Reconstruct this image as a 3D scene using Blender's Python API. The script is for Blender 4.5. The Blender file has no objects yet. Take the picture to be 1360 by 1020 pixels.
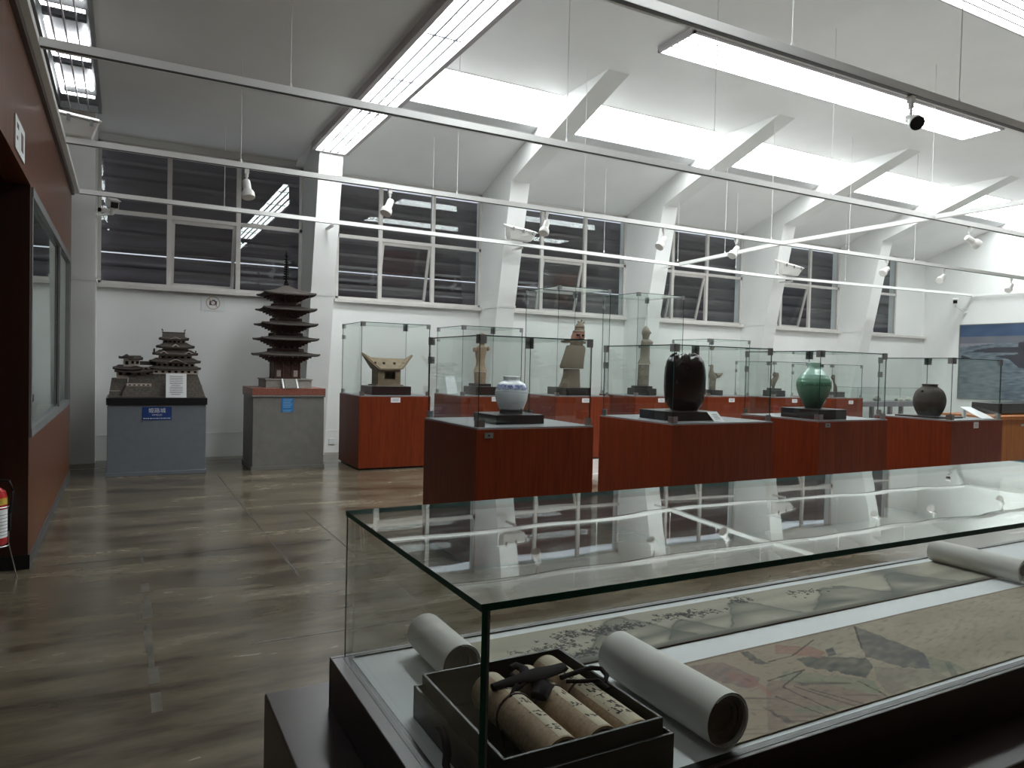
import bpy, bmesh, math, random
import numpy as np
from mathutils import Vector, noise
random.seed(7)
SC = bpy.context.scene
COL = SC.collection
PI = math.pi

# ------------------------------------------------------------------ camera maths (solved from the room's vanishing points)
YAW, PITCH, ROLL, FPX, CH = math.radians(28.316), math.radians(-1.45), math.radians(1.3645), 958.6, 1.5
_f = Vector((math.sin(YAW) * math.cos(PITCH), math.cos(YAW) * math.cos(PITCH), math.sin(PITCH)))
_r0 = Vector((math.cos(YAW), -math.sin(YAW), 0)); _u0 = _r0.cross(_f)
_r = _r0 * math.cos(ROLL) + _u0 * math.sin(ROLL); _u = -_r0 * math.sin(ROLL) + _u0 * math.cos(ROLL)
EYE = Vector((0, 0, CH))
def ray(px, py): return _f * FPX + _r * (px - 680) - _u * (py - 510)
def aty(px, py, Y): d = ray(px, py); return EYE + d * (Y / d.y)
def atz(px, py, Z): d = ray(px, py); return EYE + d * ((Z - CH) / d.z)
def atx(px, py, X): d = ray(px, py); return EYE + d * (X / d.x)

cd = bpy.data.cameras.new('camera'); cam = bpy.data.objects.new('camera', cd); COL.objects.link(cam)
from mathutils import Matrix
m = Matrix((( _r.x, _u.x, -_f.x, 0), (_r.y, _u.y, -_f.y, 0), (_r.z, _u.z, -_f.z, CH), (0, 0, 0, 1)))
cam.matrix_world = m
cd.sensor_width = 36; cd.sensor_fit = 'HORIZONTAL'; cd.lens = FPX / 1360 * 36; cd.clip_start = .02
SC.camera = cam
vs = SC.view_settings
SC.display_settings.display_device = 'sRGB'
vs.view_transform = 'Standard'; vs.look = 'None'; vs.gamma = 1; vs.use_curve_mapping = False
vs.exposure = 0.0
SC.cycles.transparent_max_bounces = 48
SC.cycles.max_bounces = 12; SC.cycles.diffuse_bounces = 8; SC.cycles.glossy_bounces = 5
SC.cycles.sample_clamp_indirect = 6
SC.cycles.use_denoising = True

# ------------------------------------------------------------------ materials
def srgb(r, g, b):
    f = lambda c: (c / 255 / 12.92) if c <= 10 else ((c / 255 + .055) / 1.055) ** 2.4
    return (f(r), f(g), f(b))
def newmat(name):
    M = bpy.data.materials.new(name); M.use_nodes = True
    N = M.node_tree.nodes; N.clear(); L = M.node_tree.links
    out = N.new('ShaderNodeOutputMaterial')
    return M, N, L, out
def mat(name, col, rough=.6, metal=0., spec=.5, var=.12, vscale=6., stretch=(1, 1, 1), bump=0., bscale=40., coat=0.):
    M, N, L, out = newmat(name)
    p = N.new('ShaderNodeBsdfPrincipled'); L.new(p.outputs[0], out.inputs[0])
    p.inputs['Roughness'].default_value = rough; p.inputs['Metallic'].default_value = metal
    p.inputs['Specular IOR Level'].default_value = spec
    if coat: p.inputs['Coat Weight'].default_value = coat; p.inputs['Coat Roughness'].default_value = .12
    tc = N.new('ShaderNodeTexCoord'); mp = N.new('ShaderNodeMapping'); mp.inputs['Scale'].default_value = stretch
    L.new(tc.outputs['Object'], mp.inputs[0])
    nz = N.new('ShaderNodeTexNoise'); nz.inputs['Scale'].default_value = vscale; nz.inputs['Detail'].default_value = 5
    L.new(mp.outputs[0], nz.inputs['Vector'])
    cr = N.new('ShaderNodeValToRGB')
    a = [max(0, c * (1 - var)) for c in col]; b = [min(1, c * (1 + var)) for c in col]
    cr.color_ramp.elements[0].position = .3; cr.color_ramp.elements[1].position = .7
    cr.color_ramp.elements[0].color = (*a, 1); cr.color_ramp.elements[1].color = (*b, 1)
    L.new(nz.outputs['Fac'], cr.inputs[0]); L.new(cr.outputs[0], p.inputs['Base Color'])
    if bump:
        n2 = N.new('ShaderNodeTexNoise'); n2.inputs['Scale'].default_value = bscale; n2.inputs['Detail'].default_value = 4
        L.new(mp.outputs[0], n2.inputs['Vector'])
        bp = N.new('ShaderNodeBump'); bp.inputs['Strength'].default_value = bump; bp.inputs['Distance'].default_value = .01
        L.new(n2.outputs['Fac'], bp.inputs['Height']); L.new(bp.outputs[0], p.inputs['Normal'])
    return M
def emit(name, col, s):
    M, N, L, out = newmat(name)
    e = N.new('ShaderNodeEmission'); e.inputs[0].default_value = (*col, 1); e.inputs[1].default_value = s
    L.new(e.outputs[0], out.inputs[0]); return M
def glassmat(name, tint, f0=.04, wave=0.):
    M, N, L, out = newmat(name)
    lw = N.new('ShaderNodeLayerWeight'); lw.inputs[0].default_value = .5
    pw = N.new('ShaderNodeMath'); pw.operation = 'POWER'; pw.inputs[1].default_value = 5
    L.new(lw.outputs['Facing'], pw.inputs[0])
    ml = N.new('ShaderNodeMath'); ml.operation = 'MULTIPLY_ADD'; ml.inputs[1].default_value = 1 - f0; ml.inputs[2].default_value = f0
    L.new(pw.outputs[0], ml.inputs[0])
    t = N.new('ShaderNodeBsdfTransparent'); t.inputs[0].default_value = (*tint, 1)
    g = N.new('ShaderNodeBsdfGlossy'); g.inputs['Roughness'].default_value = 0.0; g.inputs[0].default_value = (.95, 1, .98, 1)
    if wave:
        tc = N.new('ShaderNodeTexCoord'); nz = N.new('ShaderNodeTexNoise'); nz.inputs['Scale'].default_value = 3.2; nz.inputs['Detail'].default_value = 1
        L.new(tc.outputs['Object'], nz.inputs['Vector']); bp = N.new('ShaderNodeBump'); bp.inputs['Strength'].default_value = 1; bp.inputs['Distance'].default_value = wave
        L.new(nz.outputs['Fac'], bp.inputs['Height']); L.new(bp.outputs[0], g.inputs['Normal'])
    mx = N.new('ShaderNodeMixShader'); L.new(ml.outputs[0], mx.inputs[0]); L.new(t.outputs[0], mx.inputs[1]); L.new(g.outputs[0], mx.inputs[2])
    L.new(mx.outputs[0], out.inputs[0]); return M
def vcmat(name, rough=.8, spec=.3):
    M, N, L, out = newmat(name)
    p = N.new('ShaderNodeBsdfPrincipled'); p.inputs['Roughness'].default_value = rough; p.inputs['Specular IOR Level'].default_value = spec
    a = N.new('ShaderNodeVertexColor'); a.layer_name = 'paint'
    L.new(a.outputs[0], p.inputs['Base Color']); L.new(p.outputs[0], out.inputs[0]); return M
def floormat():
    M, N, L, out = newmat('polished_concrete')
    p = N.new('ShaderNodeBsdfPrincipled'); L.new(p.outputs[0], out.inputs[0])
    p.inputs['Specular IOR Level'].default_value = .5
    tc = N.new('ShaderNodeTexCoord')
    def nz(scale, st, det=6, dist=.6):
        mp = N.new('ShaderNodeMapping'); mp.inputs['Scale'].default_value = st; mp.inputs['Rotation'].default_value = (0, 0, .06)
        L.new(tc.outputs['Object'], mp.inputs[0])
        n = N.new('ShaderNodeTexNoise'); n.inputs['Scale'].default_value = scale; n.inputs['Detail'].default_value = det
        n.inputs['Distortion'].default_value = dist; n.inputs['Roughness'].default_value = .62
        L.new(mp.outputs[0], n.inputs['Vector']); return n
    n1 = nz(1.25, (.6, 2.6, 1), 5, .25); n2 = nz(.55, (1, 1, 1), 4, 1.2); n3 = nz(5, (.9, 1.8, 1), 6)
    r1 = N.new('ShaderNodeValToRGB'); e = r1.color_ramp.elements
    e[0].position = .30; e[0].color = (.055, .044, .030, 1); e[1].position = .72; e[1].color = (.195, .168, .120, 1)
    L.new(n1.outputs['Fac'], r1.inputs[0])
    r2 = N.new('ShaderNodeValToRGB'); e = r2.color_ramp.elements
    e[0].position = .35; e[0].color = (.80, .77, .72, 1); e[1].position = .65; e[1].color = (1.05, 1.05, 1.03, 1)
    L.new(n2.outputs['Fac'], r2.inputs[0])
    r3 = N.new('ShaderNodeValToRGB'); e = r3.color_ramp.elements
    e[0].position = .35; e[0].color = (.88, .88, .88, 1); e[1].position = .68; e[1].color = (1.06, 1.06, 1.06, 1)
    L.new(n3.outputs['Fac'], r3.inputs[0])
    m1 = N.new('ShaderNodeMix'); m1.data_type = 'RGBA'; m1.blend_type = 'MULTIPLY'; m1.inputs[0].default_value = 1
    L.new(r1.outputs[0], m1.inputs[6]); L.new(r2.outputs[0], m1.inputs[7])
    m2 = N.new('ShaderNodeMix'); m2.data_type = 'RGBA'; m2.blend_type = 'MULTIPLY'; m2.inputs[0].default_value = 1
    L.new(m1.outputs[2], m2.inputs[6]); L.new(r3.outputs[0], m2.inputs[7])
    # floor colour made pale beyond the middle cases to bounce light to the ceiling
    sp = N.new('ShaderNodeSeparateXYZ'); L.new(tc.outputs['Object'], sp.inputs[0])
    mr = N.new('ShaderNodeMapRange'); mr.inputs['From Min'].default_value = 5.3; mr.inputs['From Max'].default_value = 6.0; L.new(sp.outputs[0], mr.inputs[0])
    m3 = N.new('ShaderNodeMix'); m3.data_type = 'RGBA'; L.new(mr.outputs[0], m3.inputs[0]); L.new(m2.outputs[2], m3.inputs[6]); m3.inputs[7].default_value = (.48, .465, .43, 1)
    L.new(m3.outputs[2], p.inputs['Base Color'])
    rr = N.new('ShaderNodeMapRange'); rr.inputs['From Min'].default_value = .3; rr.inputs['From Max'].default_value = .7
    rr.inputs['To Min'].default_value = .16; rr.inputs['To Max'].default_value = .30
    L.new(n1.outputs['Fac'], rr.inputs[0]); L.new(rr.outputs[0], p.inputs['Roughness'])
    bp = N.new('ShaderNodeBump'); bp.inputs['Strength'].default_value = .06; bp.inputs['Distance'].default_value = .004
    L.new(n3.outputs['Fac'], bp.inputs['Height']); L.new(bp.outputs[0], p.inputs['Normal'])
    return M

LIGHT = 17.0
X = {}
X['wall'] = mat('white_wall_paint', (.80, .815, .80), .55, var=.03, vscale=1.5)
X['ceil'] = mat('white_ceiling_paint', (.86, .865, .86), .5, var=.03, vscale=1.2)
X['dropceil'] = mat('satin_grey_ceiling_paint', (.70, .70, .69), .42, var=.04, vscale=.8)
X['floor'] = floormat()
X['joint'] = mat('floor_joint', (.05, .045, .04), .6)
X['patch'] = mat('joint_filler', (.105, .094, .073), .3, var=.45, vscale=6)
X['frame'] = mat('window_frame_paint', (.62, .60, .57), .5, var=.05)
X['louvre'] = mat('dark_louvre_board', (.125, .108, .115), .5, var=.25, vscale=3, stretch=(.3, 1, 2))
X['glass'] = glassmat('window_glass', (.93, .95, .95))
X['cglass'] = glassmat('showcase_glass', (.985, .996, .992))
X['tglass'] = glassmat('thick_case_glass', (.985, .995, .99))
X['wglass'] = glassmat('wavy_glass_top', (.985, .995, .99), wave=.0006)
X['gedge'] = mat('glass_edge', (.012, .045, .042), .12, var=.1)
X['gedge2'] = mat('green_glass_edge', (.010, .135, .105), .3, var=.1, spec=.3)
X['red'] = mat('red_wood_veneer', (.165, .026, .0065), .42, var=.22, vscale=5, stretch=(9, 9, .5), spec=.25)
X['panel'] = mat('brown_wood_panel', (.115, .036, .012), .32, var=.34, vscale=4, stretch=(6, 6, .5), coat=.08, spec=.35)
X['jamb'] = mat('mahogany_and_jamb_shade', (.034, .012, .006), .4, var=.25, vscale=4, stretch=(6, 6, .5))  # dark trim wood; on the recess jamb the shade is put into this colour
X['bench'] = mat('dark_walnut', (.018, .0075, .0055), .34, var=.35, vscale=3, stretch=(.6, 9, 9))
X['orange'] = mat('orange_wood_veneer', (.30, .095, .013), .42, var=.2, vscale=4, stretch=(8, 8, .5), spec=.25)
X['grey'] = mat('grey_deck_laminate', (.20, .205, .215), .35, var=.06)
X['black'] = mat('black_stand_paint', (.010, .010, .012), .35, var=.2)
X['metal'] = mat('brushed_steel', (.42, .42, .42), .30, metal=1, var=.06)
X['dmetal'] = mat('grey_clip_metal', (.23, .235, .24), .4, metal=.4, var=.1)
X['white'] = mat('white_enamel', (.78, .78, .75), .35, var=.02)
X['card'] = mat('white_card', (.80, .82, .83), .6, var=.02)
X['ink'] = mat('grey_print', (.20, .21, .23), .7, var=.1)
X['slatdark'] = mat('thin_grey_slat', (.035, .035, .04), .6)
X['trackwhite'] = mat('white_track_enamel', (.90, .91, .89), .4, var=.01)
X['slot'] = mat('dark_track_slot', (.05, .05, .055), .4)
X['panel_light'] = emit('fluorescent_panel', (.95, .985, 1), LIGHT)
X['sky_light'] = emit('skylight_panel', (.94, .99, 1), LIGHT)
X['tube'] = emit('fluorescent_tube', (.95, .97, 1), 8)
X['lens_low'] = emit('uplight_lens_dim', (1, 1, .98), 1.5)
X['lens_high'] = emit('uplight_lens', (1, 1, .98), 150)
X['alum'] = mat('grey_aluminium', (.22, .23, .23), .42, metal=.4, var=.06)
X['lite'] = mat('fixture_lip', (.52, .50, .52), .45, var=.03)
X['ltrim'] = mat('grey_skylight_trim', (.60, .61, .62), .5, var=.02)
X['skirt'] = mat('dark_grey_skirting', (.07, .07, .07), .5)
X['bluegrey'] = mat('blue_grey_paint', (.150, .172, .196), .5, var=.06, vscale=12)
X['concrete'] = mat('grey_concrete', (.175, .172, .158), .6, var=.10, vscale=9, bump=.1)
X['granite'] = mat('red_granite', (.25, .088, .06), .4, var=.25, vscale=60)
X['thatch'] = mat('dark_brown_roof', (.060, .050, .042), .75, var=.22, vscale=40, bump=.25)
X['timber'] = mat('dark_red_timber', (.070, .028, .022), .6, var=.25, vscale=20)
X['plaster'] = mat('aged_plaster', (.46, .40, .35), .75, var=.10, vscale=14)
X['stone'] = mat('model_stone', (.085, .075, .062), .85, var=.35, vscale=45, bump=.5)
X['pstone'] = mat('podium_stone', (.28, .27, .25), .75, var=.1, vscale=25)
X['dark'] = mat('black_hole', (.012, .010, .009), .8, spec=.1)
X['clay'] = mat('grey_brown_clay', (.145, .115, .085), .85, var=.22, vscale=14, bump=.3)
X['clay2'] = mat('pale_orange_clay', (.30, .21, .145), .85, var=.16, vscale=14, bump=.25)
X['clay3'] = mat('olive_grey_clay', (.155, .135, .105), .85, var=.2, vscale=14, bump=.3)
X['face'] = mat('reddish_clay_face', (.21, .10, .072), .8, var=.15, vscale=18)
X['housey'] = mat('tan_clay', (.205, .16, .105), .85, var=.15, vscale=16, bump=.2)
X['darkclay'] = mat('dark_brown_clay', (.048, .037, .030), .8, var=.3, vscale=12, bump=.2)
X['lacquer'] = mat('black_lacquer', (.006, .006, .007), .16, var=.3, vscale=5, spec=.25)
X['paper'] = mat('scroll_backing_paper', (.66, .66, .62), .7, var=.03, vscale=8)
X['rollend'] = mat('brown_roll_end', (.055, .035, .026), .7, var=.3, vscale=50)
X['deck'] = mat('white_case_lining', (.72, .76, .77), .65, var=.02, vscale=20)
X['brocade'] = mat('tan_brocade', (.33, .235, .14), .7, var=.22, vscale=140)
X['slip'] = mat('cream_title_slip', (.50, .44, .31), .75, var=.08, vscale=30)
X['cord'] = mat('dark_silk_cord', (.011, .008, .010), .8, var=.3, vscale=80, spec=.1)
X['boxblack'] = mat('black_lacquer_box', (.008, .010, .009), .32, var=.2, spec=.22)
X['brush'] = mat('brush_ink', (.03, .03, .03), .8)
X['blue'] = mat('blue_sign', (.010, .045, .20), .4, var=.05)
X['lblue'] = mat('light_blue_card', (.02, .17, .42), .5, var=.05)
X['lbtext'] = mat('pale_blue_print', (.20, .40, .62), .6)
X['signwhite'] = mat('sign_white', (.75, .78, .78), .5, var=.02)
X['salmon'] = mat('faded_red_print', (.52, .36, .28), .6, var=.05)
X['dprint'] = mat('dark_print', (.09, .065, .06), .6)
X['extred'] = mat('extinguisher_red', (.50, .014, .016), .3, var=.04)
X['yellow'] = mat('yellow_label', (.62, .42, .06), .5)
X['vase'] = None
X['paint'] = vcmat('painted_paper')
X['mural'] = vcmat('mural_paint', .55)
X['screen'] = mat('black_gloss', (.008, .008, .009), .15)
X['whitedish'] = mat('ivory_glaze', (.62, .60, .50), .4, var=.2, vscale=20)
X['greyt'] = mat('grey_table_laminate', (.17, .16, .175), .45, var=.08)

# blue and white porcelain: landscape band painted under the glaze
def vasemat():
    M, N, L, out = newmat('blue_and_white_porcelain')
    p = N.new('ShaderNodeBsdfPrincipled'); p.inputs['Roughness'].default_value = .14; L.new(p.outputs[0], out.inputs[0])
    a = N.new('ShaderNodeVertexColor'); a.layer_name = 'paint'; L.new(a.outputs[0], p.inputs['Base Color']); return M
X['vase'] = vasemat()
def celadon():
    M, N, L, out = newmat('green_glaze')
    p = N.new('ShaderNodeBsdfPrincipled'); p.inputs['Roughness'].default_value = .16; L.new(p.outputs[0], out.inputs[0])
    a = N.new('ShaderNodeVertexColor'); a.layer_name = 'paint'; L.new(a.outputs[0], p.inputs['Base Color']); return M
X['green'] = celadon()

# ------------------------------------------------------------------ mesh builder
class MB:
    def __init__(s): s.v = []; s.f = []; s.m = []; s.c = None
    def box(s, x0, y0, z0, x1, y1, z1, m=0):
        x0, x1 = min(x0, x1), max(x0, x1); y0, y1 = min(y0, y1), max(y0, y1); z0, z1 = min(z0, z1), max(z0, z1)
        b = len(s.v)
        s.v += [(x0, y0, z0), (x1, y0, z0), (x1, y1, z0), (x0, y1, z0), (x0, y0, z1), (x1, y0, z1), (x1, y1, z1), (x0, y1, z1)]
        for q in ((0, 3, 2, 1), (4, 5, 6, 7), (0, 1, 5, 4), (1, 2, 6, 5), (2, 3, 7, 6), (3, 0, 4, 7)): s.f.append([b + i for i in q]); s.m.append(m)
        return s
    def hexa(s, p, m=0):      # 8 points, bottom ring then top ring
        b = len(s.v); s.v += [tuple(q) for q in p]
        for q in ((0, 3, 2, 1), (4, 5, 6, 7), (0, 1, 5, 4), (1, 2, 6, 5), (2, 3, 7, 6), (3, 0, 4, 7)): s.f.append([b + i for i in q]); s.m.append(m)
        return s
    def taper(s, x0, y0, x1, y1, z0, X0, Y0, X1, Y1, z1, m=0):
        return s.hexa([(x0, y0, z0), (x1, y0, z0), (x1, y1, z0), (x0, y1, z0), (X0, Y0, z1), (X1, Y0, z1), (X1, Y1, z1), (X0, Y1, z1)], m)
    def poly(s, pts, m=0):
        b = len(s.v); s.v += [tuple(p) for p in pts]; s.f.append(list(range(b, b + len(pts)))); s.m.append(m); return s
    def prism(s, pts, axis, a, b_, m=0):
        def P(q, t): return (t, q[0], q[1]) if axis == 'x' else ((q[0], t, q[1]) if axis == 'y' else (q[0], q[1], t))
        n = len(pts); b = len(s.v)
        s.v += [P(q, a) for q in pts] + [P(q, b_) for q in pts]
        s.f.append(list(range(b, b + n))[::-1]); s.m.append(m); s.f.append(list(range(b + n, b + 2 * n))); s.m.append(m)
        for i in range(n): j = (i + 1) % n; s.f.append([b + i, b + j, b + n + j, b + n + i]); s.m.append(m)
        return s
    def loft(s, rings, m=0, cap0=True, cap1=True, closed=True):
        b = len(s.v); n = len(rings[0])
        for r in rings: s.v += [tuple(p) for p in r]
        for k in range(len(rings) - 1):
            for i in range(n if closed else n - 1):
                j = (i + 1) % n
                s.f.append([b + k * n + i, b + k * n + j, b + (k + 1) * n + j, b + (k + 1) * n + i]); s.m.append(m)
        if cap0: s.f.append(list(range(b, b + n))[::-1]); s.m.append(m)
        if cap1: e = b + (len(rings) - 1) * n; s.f.append(list(range(e, e + n))); s.m.append(m)
        return s
    def lathe(s, prof, cx, cy, n=32, m=0, sx=1, sy=1, cap0=True, cap1=True):
        return s.loft([[(cx + r * sx * math.cos(2 * PI * i / n), cy + r * sy * math.sin(2 * PI * i / n), z) for i in range(n)] for r, z in prof], m, cap0, cap1)
    def tube(s, path, r, n=8, m=0):
        P = [Vector(p) for p in path]; rings = []
        for i, p in enumerate(P):
            t = (P[min(i + 1, len(P) - 1)] - P[max(i - 1, 0)]).normalized()
            a = t.cross(Vector((0, 0, 1)))
            if a.length < 1e-3: a = t.cross(Vector((1, 0, 0)))
            a.normalize(); bb = t.cross(a)
            rr = r[i] if isinstance(r, (list, tuple)) else r
            rings.append([p + a * (rr * math.cos(2 * PI * k / n)) + bb * (rr * math.sin(2 * PI * k / n)) for k in range(n)])
        return s.loft(rings, m)
    def ball(s, c, r, m=0, n=14, sx=1, sy=1, sz=1):
        k = 9
        return s.lathe([(max(1e-4, r * math.sin(PI * i / k)), c[2] - sz * r * math.cos(PI * i / k)) for i in range(k + 1)], c[0], c[1], n, m, sx, sy)
    def build(s, name, mats, parent=None, org=(0, 0, 0), smooth=False, bevel=0., angle=35, norm=True):
        me = bpy.data.meshes.new(name)
        o = Vector(org) if parent is None else parent['_o']
        o = Vector(o)
        me.from_pydata([(x - o.x, y - o.y, z - o.z) for x, y, z in s.v], [], s.f)
        if not isinstance(mats, (list, tuple)): mats = [mats]
        for q in mats: me.materials.append(q)
        me.polygons.foreach_set('material_index', s.m)
        if norm:
            bm = bmesh.new(); bm.from_mesh(me); bmesh.ops.recalc_face_normals(bm, faces=bm.faces); bm.to_mesh(me); bm.free()
        if smooth:
            me.polygons.foreach_set('use_smooth', [True] * len(me.polygons))
            try: me.set_sharp_from_angle(angle=math.radians(angle))
            except Exception: pass
        me.update()
        ob = bpy.data.objects.new(name, me); COL.objects.link(ob)
        if parent is not None: ob.parent = parent
        else: ob.location = o
        ob['_o'] = list(o)
        if bevel:
            bv = ob.modifiers.new('bevel', 'BEVEL'); bv.width = bevel; bv.segments = 2; bv.limit_method = 'ANGLE'; bv.angle_limit = math.radians(40)
        return ob
def tag(o, label, cat, group=None, kind=None):
    o['label'] = label; o['category'] = cat
    if group: o['group'] = group
    if kind: o['kind'] = kind
    return o
def thing(name, org, label=None, cat=None, group=None, kind=None):
    e = bpy.data.objects.new(name, None); COL.objects.link(e); e.location = org; e['_o'] = list(org); e.empty_display_size = .1
    if label: e['label'] = label; e['category'] = cat
    if group: e['group'] = group
    if kind: e['kind'] = kind
    return e
def structure(o): o['kind'] = 'structure'; return o
def text(name, body, loc, size, mt, parent, rot=(PI / 2, 0, 0), align='CENTER'):
    c = bpy.data.curves.new(name, 'FONT'); c.body = body; c.size = size; c.align_x = align; c.align_y = 'CENTER'; c.extrude = .0006
    c.materials.append(mt)
    o = bpy.data.objects.new(name, c); COL.objects.link(o); o.parent = parent
    po = Vector(parent['_o']); o.location = Vector(loc) - po; o.rotation_euler = rot
    bpy.context.view_layer.update()
    me = bpy.data.meshes.new_from_object(o.evaluated_get(bpy.context.evaluated_depsgraph_get()))
    o2 = bpy.data.objects.new(name, me); o2.parent = parent; o2.location = o.location; o2.rotation_euler = rot
    bpy.data.objects.remove(o); COL.objects.link(o2)
    return o2

# ------------------------------------------------------------------ room shell
WY, RX, CZ = 11.85, 18.87, 5.50          # window wall, end wall, flat ceiling
SILL, HEAD = 2.53, 4.56
fl = MB(); fl.box(-4, -5, -.1, RX, WY, 0)
c = .0012
fl.box(-.5, 6.02, 0, 1.55, 6.035, c, 1); fl.box(1.08, 5.2, 0, 1.092, 10.0, c, 1)
rs = random.Random(5); y = 3.35
while y < 5.25:
    h_ = rs.uniform(.10, .26); fl.box(.118 + rs.uniform(-.012, .004), y, 0, .150 + rs.uniform(-.004, .014), y + h_, c * .8, 2); y += h_ * rs.choice((1, 1, 1.5))
fl.box(.12, 5.85, 0, .145, 6.2, c * .8, 2); fl.box(1.08, 5.05, 0, 1.10, 5.6, c * .9, 2); fl.box(.6, 3.95, 0, 3.4, 3.965, c, 2)
fl.box(1.6, 5.0, 0, 1.61, 7.3, c, 1)
structure(fl.build('floor', [X['floor'], X['joint'], X['patch']]))

# window spans (left, right, mullions, index of the open light)
WINS = [(-.34, 2.50, (.58, 1.54), 1), (3.05, 5.68, (3.80, 4.75), 1), (6.25, 8.93, (6.96, 7.94), 1),
        (9.47, 12.16, (10.16, 11.12), 1), (12.72, 15.42, (13.41, 14.38), 1), (15.97, 17.66, (16.70,), None)]
wb = MB()
wb.box(-4, WY, 0, RX, WY + .2, SILL)
wb.box(-4, WY, HEAD, RX, WY + .2, 5.7)
edges = [-4] + [e for w in WINS for e in w[:2]] + [RX]
for a, b in zip(edges[0::2], edges[1::2]): wb.box(a, WY, SILL, b, WY + .2, HEAD)
structure(wb.build('wall_back', X['wall']))
tr = MB()                                        # low seam round the wall
tr.box(-.34, WY - .006, .355, 2.5, WY, .372)
tr.box(2.85, WY - .006, .355, 5.68, WY, .372)
structure(tr.build('trim_1', X['wall']))
wr = MB(); wr.box(RX, -5, 0, RX + .15, WY + .2, 5.7); structure(wr.build('wall_right', X['wall']))
tr = MB(); tr.box(RX - .008, 7, 2.478, RX, WY, 2.494); structure(tr.build('trim_2', X['wall']))
ws = MB(); ws.box(-4, -5.15, 0, RX, -5, 5.7); structure(ws.build('wall_front', X['panel']))  # unseen wall, panelled dark to tone down reflections in the showcase glass
wl = MB(); wl.box(-4.15, -5, 0, -4, WY + .2, 5.7); structure(wl.build('wall_far_left', X['wall']))

# ceiling: flat part, sloped part with the skylight wells, lowered part over the first bay
SL = (CZ - 4.58) / (WY - 9.17)                   # slope
def zs(Y): return CZ - (Y - 9.17) * SL
PIL = [2.50, 5.68, 8.93, 12.17, 15.42]; PW = .35
ce = MB()
ce.box(2.38, -5, CZ, RX, 9.17, CZ + .12)
ce.prism([(9.885, zs(9.885)), (WY, zs(WY)), (WY, zs(WY) + .12), (9.885 + .04, zs(9.885) + .16)], 'x', 2.38, RX)
ce.box(2.38, 9.17, CZ + .25, RX, 10.2, CZ + .3)
ce.box(2.38, 10.05 + .10, 5.3, RX, 10.3, CZ + .3)
structure(ce.build('ceiling', X['ceil']))
c2 = MB(); c2.box(-4, -5, 4.66, 2.38, WY, 4.76); c2.box(2.36, -5, 4.76, 2.40, WY, 5.6)
structure(c2.build('ceiling_lowered', X['dropceil']))

bays = [(2.40, PIL[1])] + [(PIL[i] + PW, PIL[i + 1]) for i in range(1, 4)] + [(PIL[4] + PW, RX)]
for i, (a, b) in enumerate(bays):
    if i == 0: a = 2.94
    t = thing('skylight', ((a + b) / 2, 9.6, 5.4), kind='structure')
    h = .022
    pn = MB(); pn.hexa([(a, 9.175, CZ + .004), (b, 9.175, CZ + .004), (b, 9.89, zs(9.885) + h), (a, 9.89, zs(9.885) + h),
                        (a, 9.175, CZ + .03), (b, 9.175, CZ + .03), (b, 9.90, zs(9.885) + h + .02), (a, 9.90, zs(9.885) + h + .02)])
    pn.build('light_panel', X['sky_light'], t)
    ls = MB()
    for k in range(4):
        y = 9.29 + k * .155; z = zs(y) + h - .004
        ls.box(a + .05, y - .004, z - .012, b - .05, y + .004, z)
    ls.build('louvre', X['lite'], t)
    q = MB(); q.hexa([(a, 9.885, zs(9.885) - .012), (b, 9.885, zs(9.885) - .012), (b, 10.05, zs(10.05) - .012), (a, 10.05, zs(10.05) - .012), (a, 9.885, zs(9.885) + .004), (b, 9.885, zs(9.885) + .004), (b, 10.05, zs(10.05) + .004), (a, 10.05, zs(10.05) + .004)]); q.build('lower_trim', X['ltrim'], t)
    lip = MB(); lip.box(a, 9.160, CZ - .004, b, 9.174, CZ + .03); lip.build('lip', X['lite'], t)

prof = [(WY, 0), (11.60, 0), (11.15, SILL), (10.73, 4.59), (8.03, CZ), (8.00, CZ + .02), (9.17, CZ + .02), (9.22, CZ + .24), (10.13, CZ + .1), (10.05, zs(10.05) + .02), (WY, 4.60)]
for i, px in enumerate([-.70] + PIL):
    pb = MB()
    if i == 0: pb.prism([(WY, 0), (11.60, 0), (11.15, SILL), (10.73, 4.66), (WY, 4.66)], 'x', px, px + .36)
    else: pb.prism(prof, 'x', px, px + PW)
    o = structure(pb.build('pilaster', X['wall'], org=(px, 11.6, 0)))
    w = .36 if i == 0 else PW
    tm = MB()                                   # moulding at sill height
    tm.hexa([(px - .012, 11.150, SILL - .03), (px + w + .012, 11.150, SILL - .03), (px + w + .012, WY, SILL - .03), (px - .012, WY, SILL - .03),
             (px - .012, 11.138, SILL + .02), (px + w + .012, 11.138, SILL + .02), (px + w + .012, WY, SILL + .02), (px - .012, WY, SILL + .02)])
    tm.build('sill_band', X['wall'], o)

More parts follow.
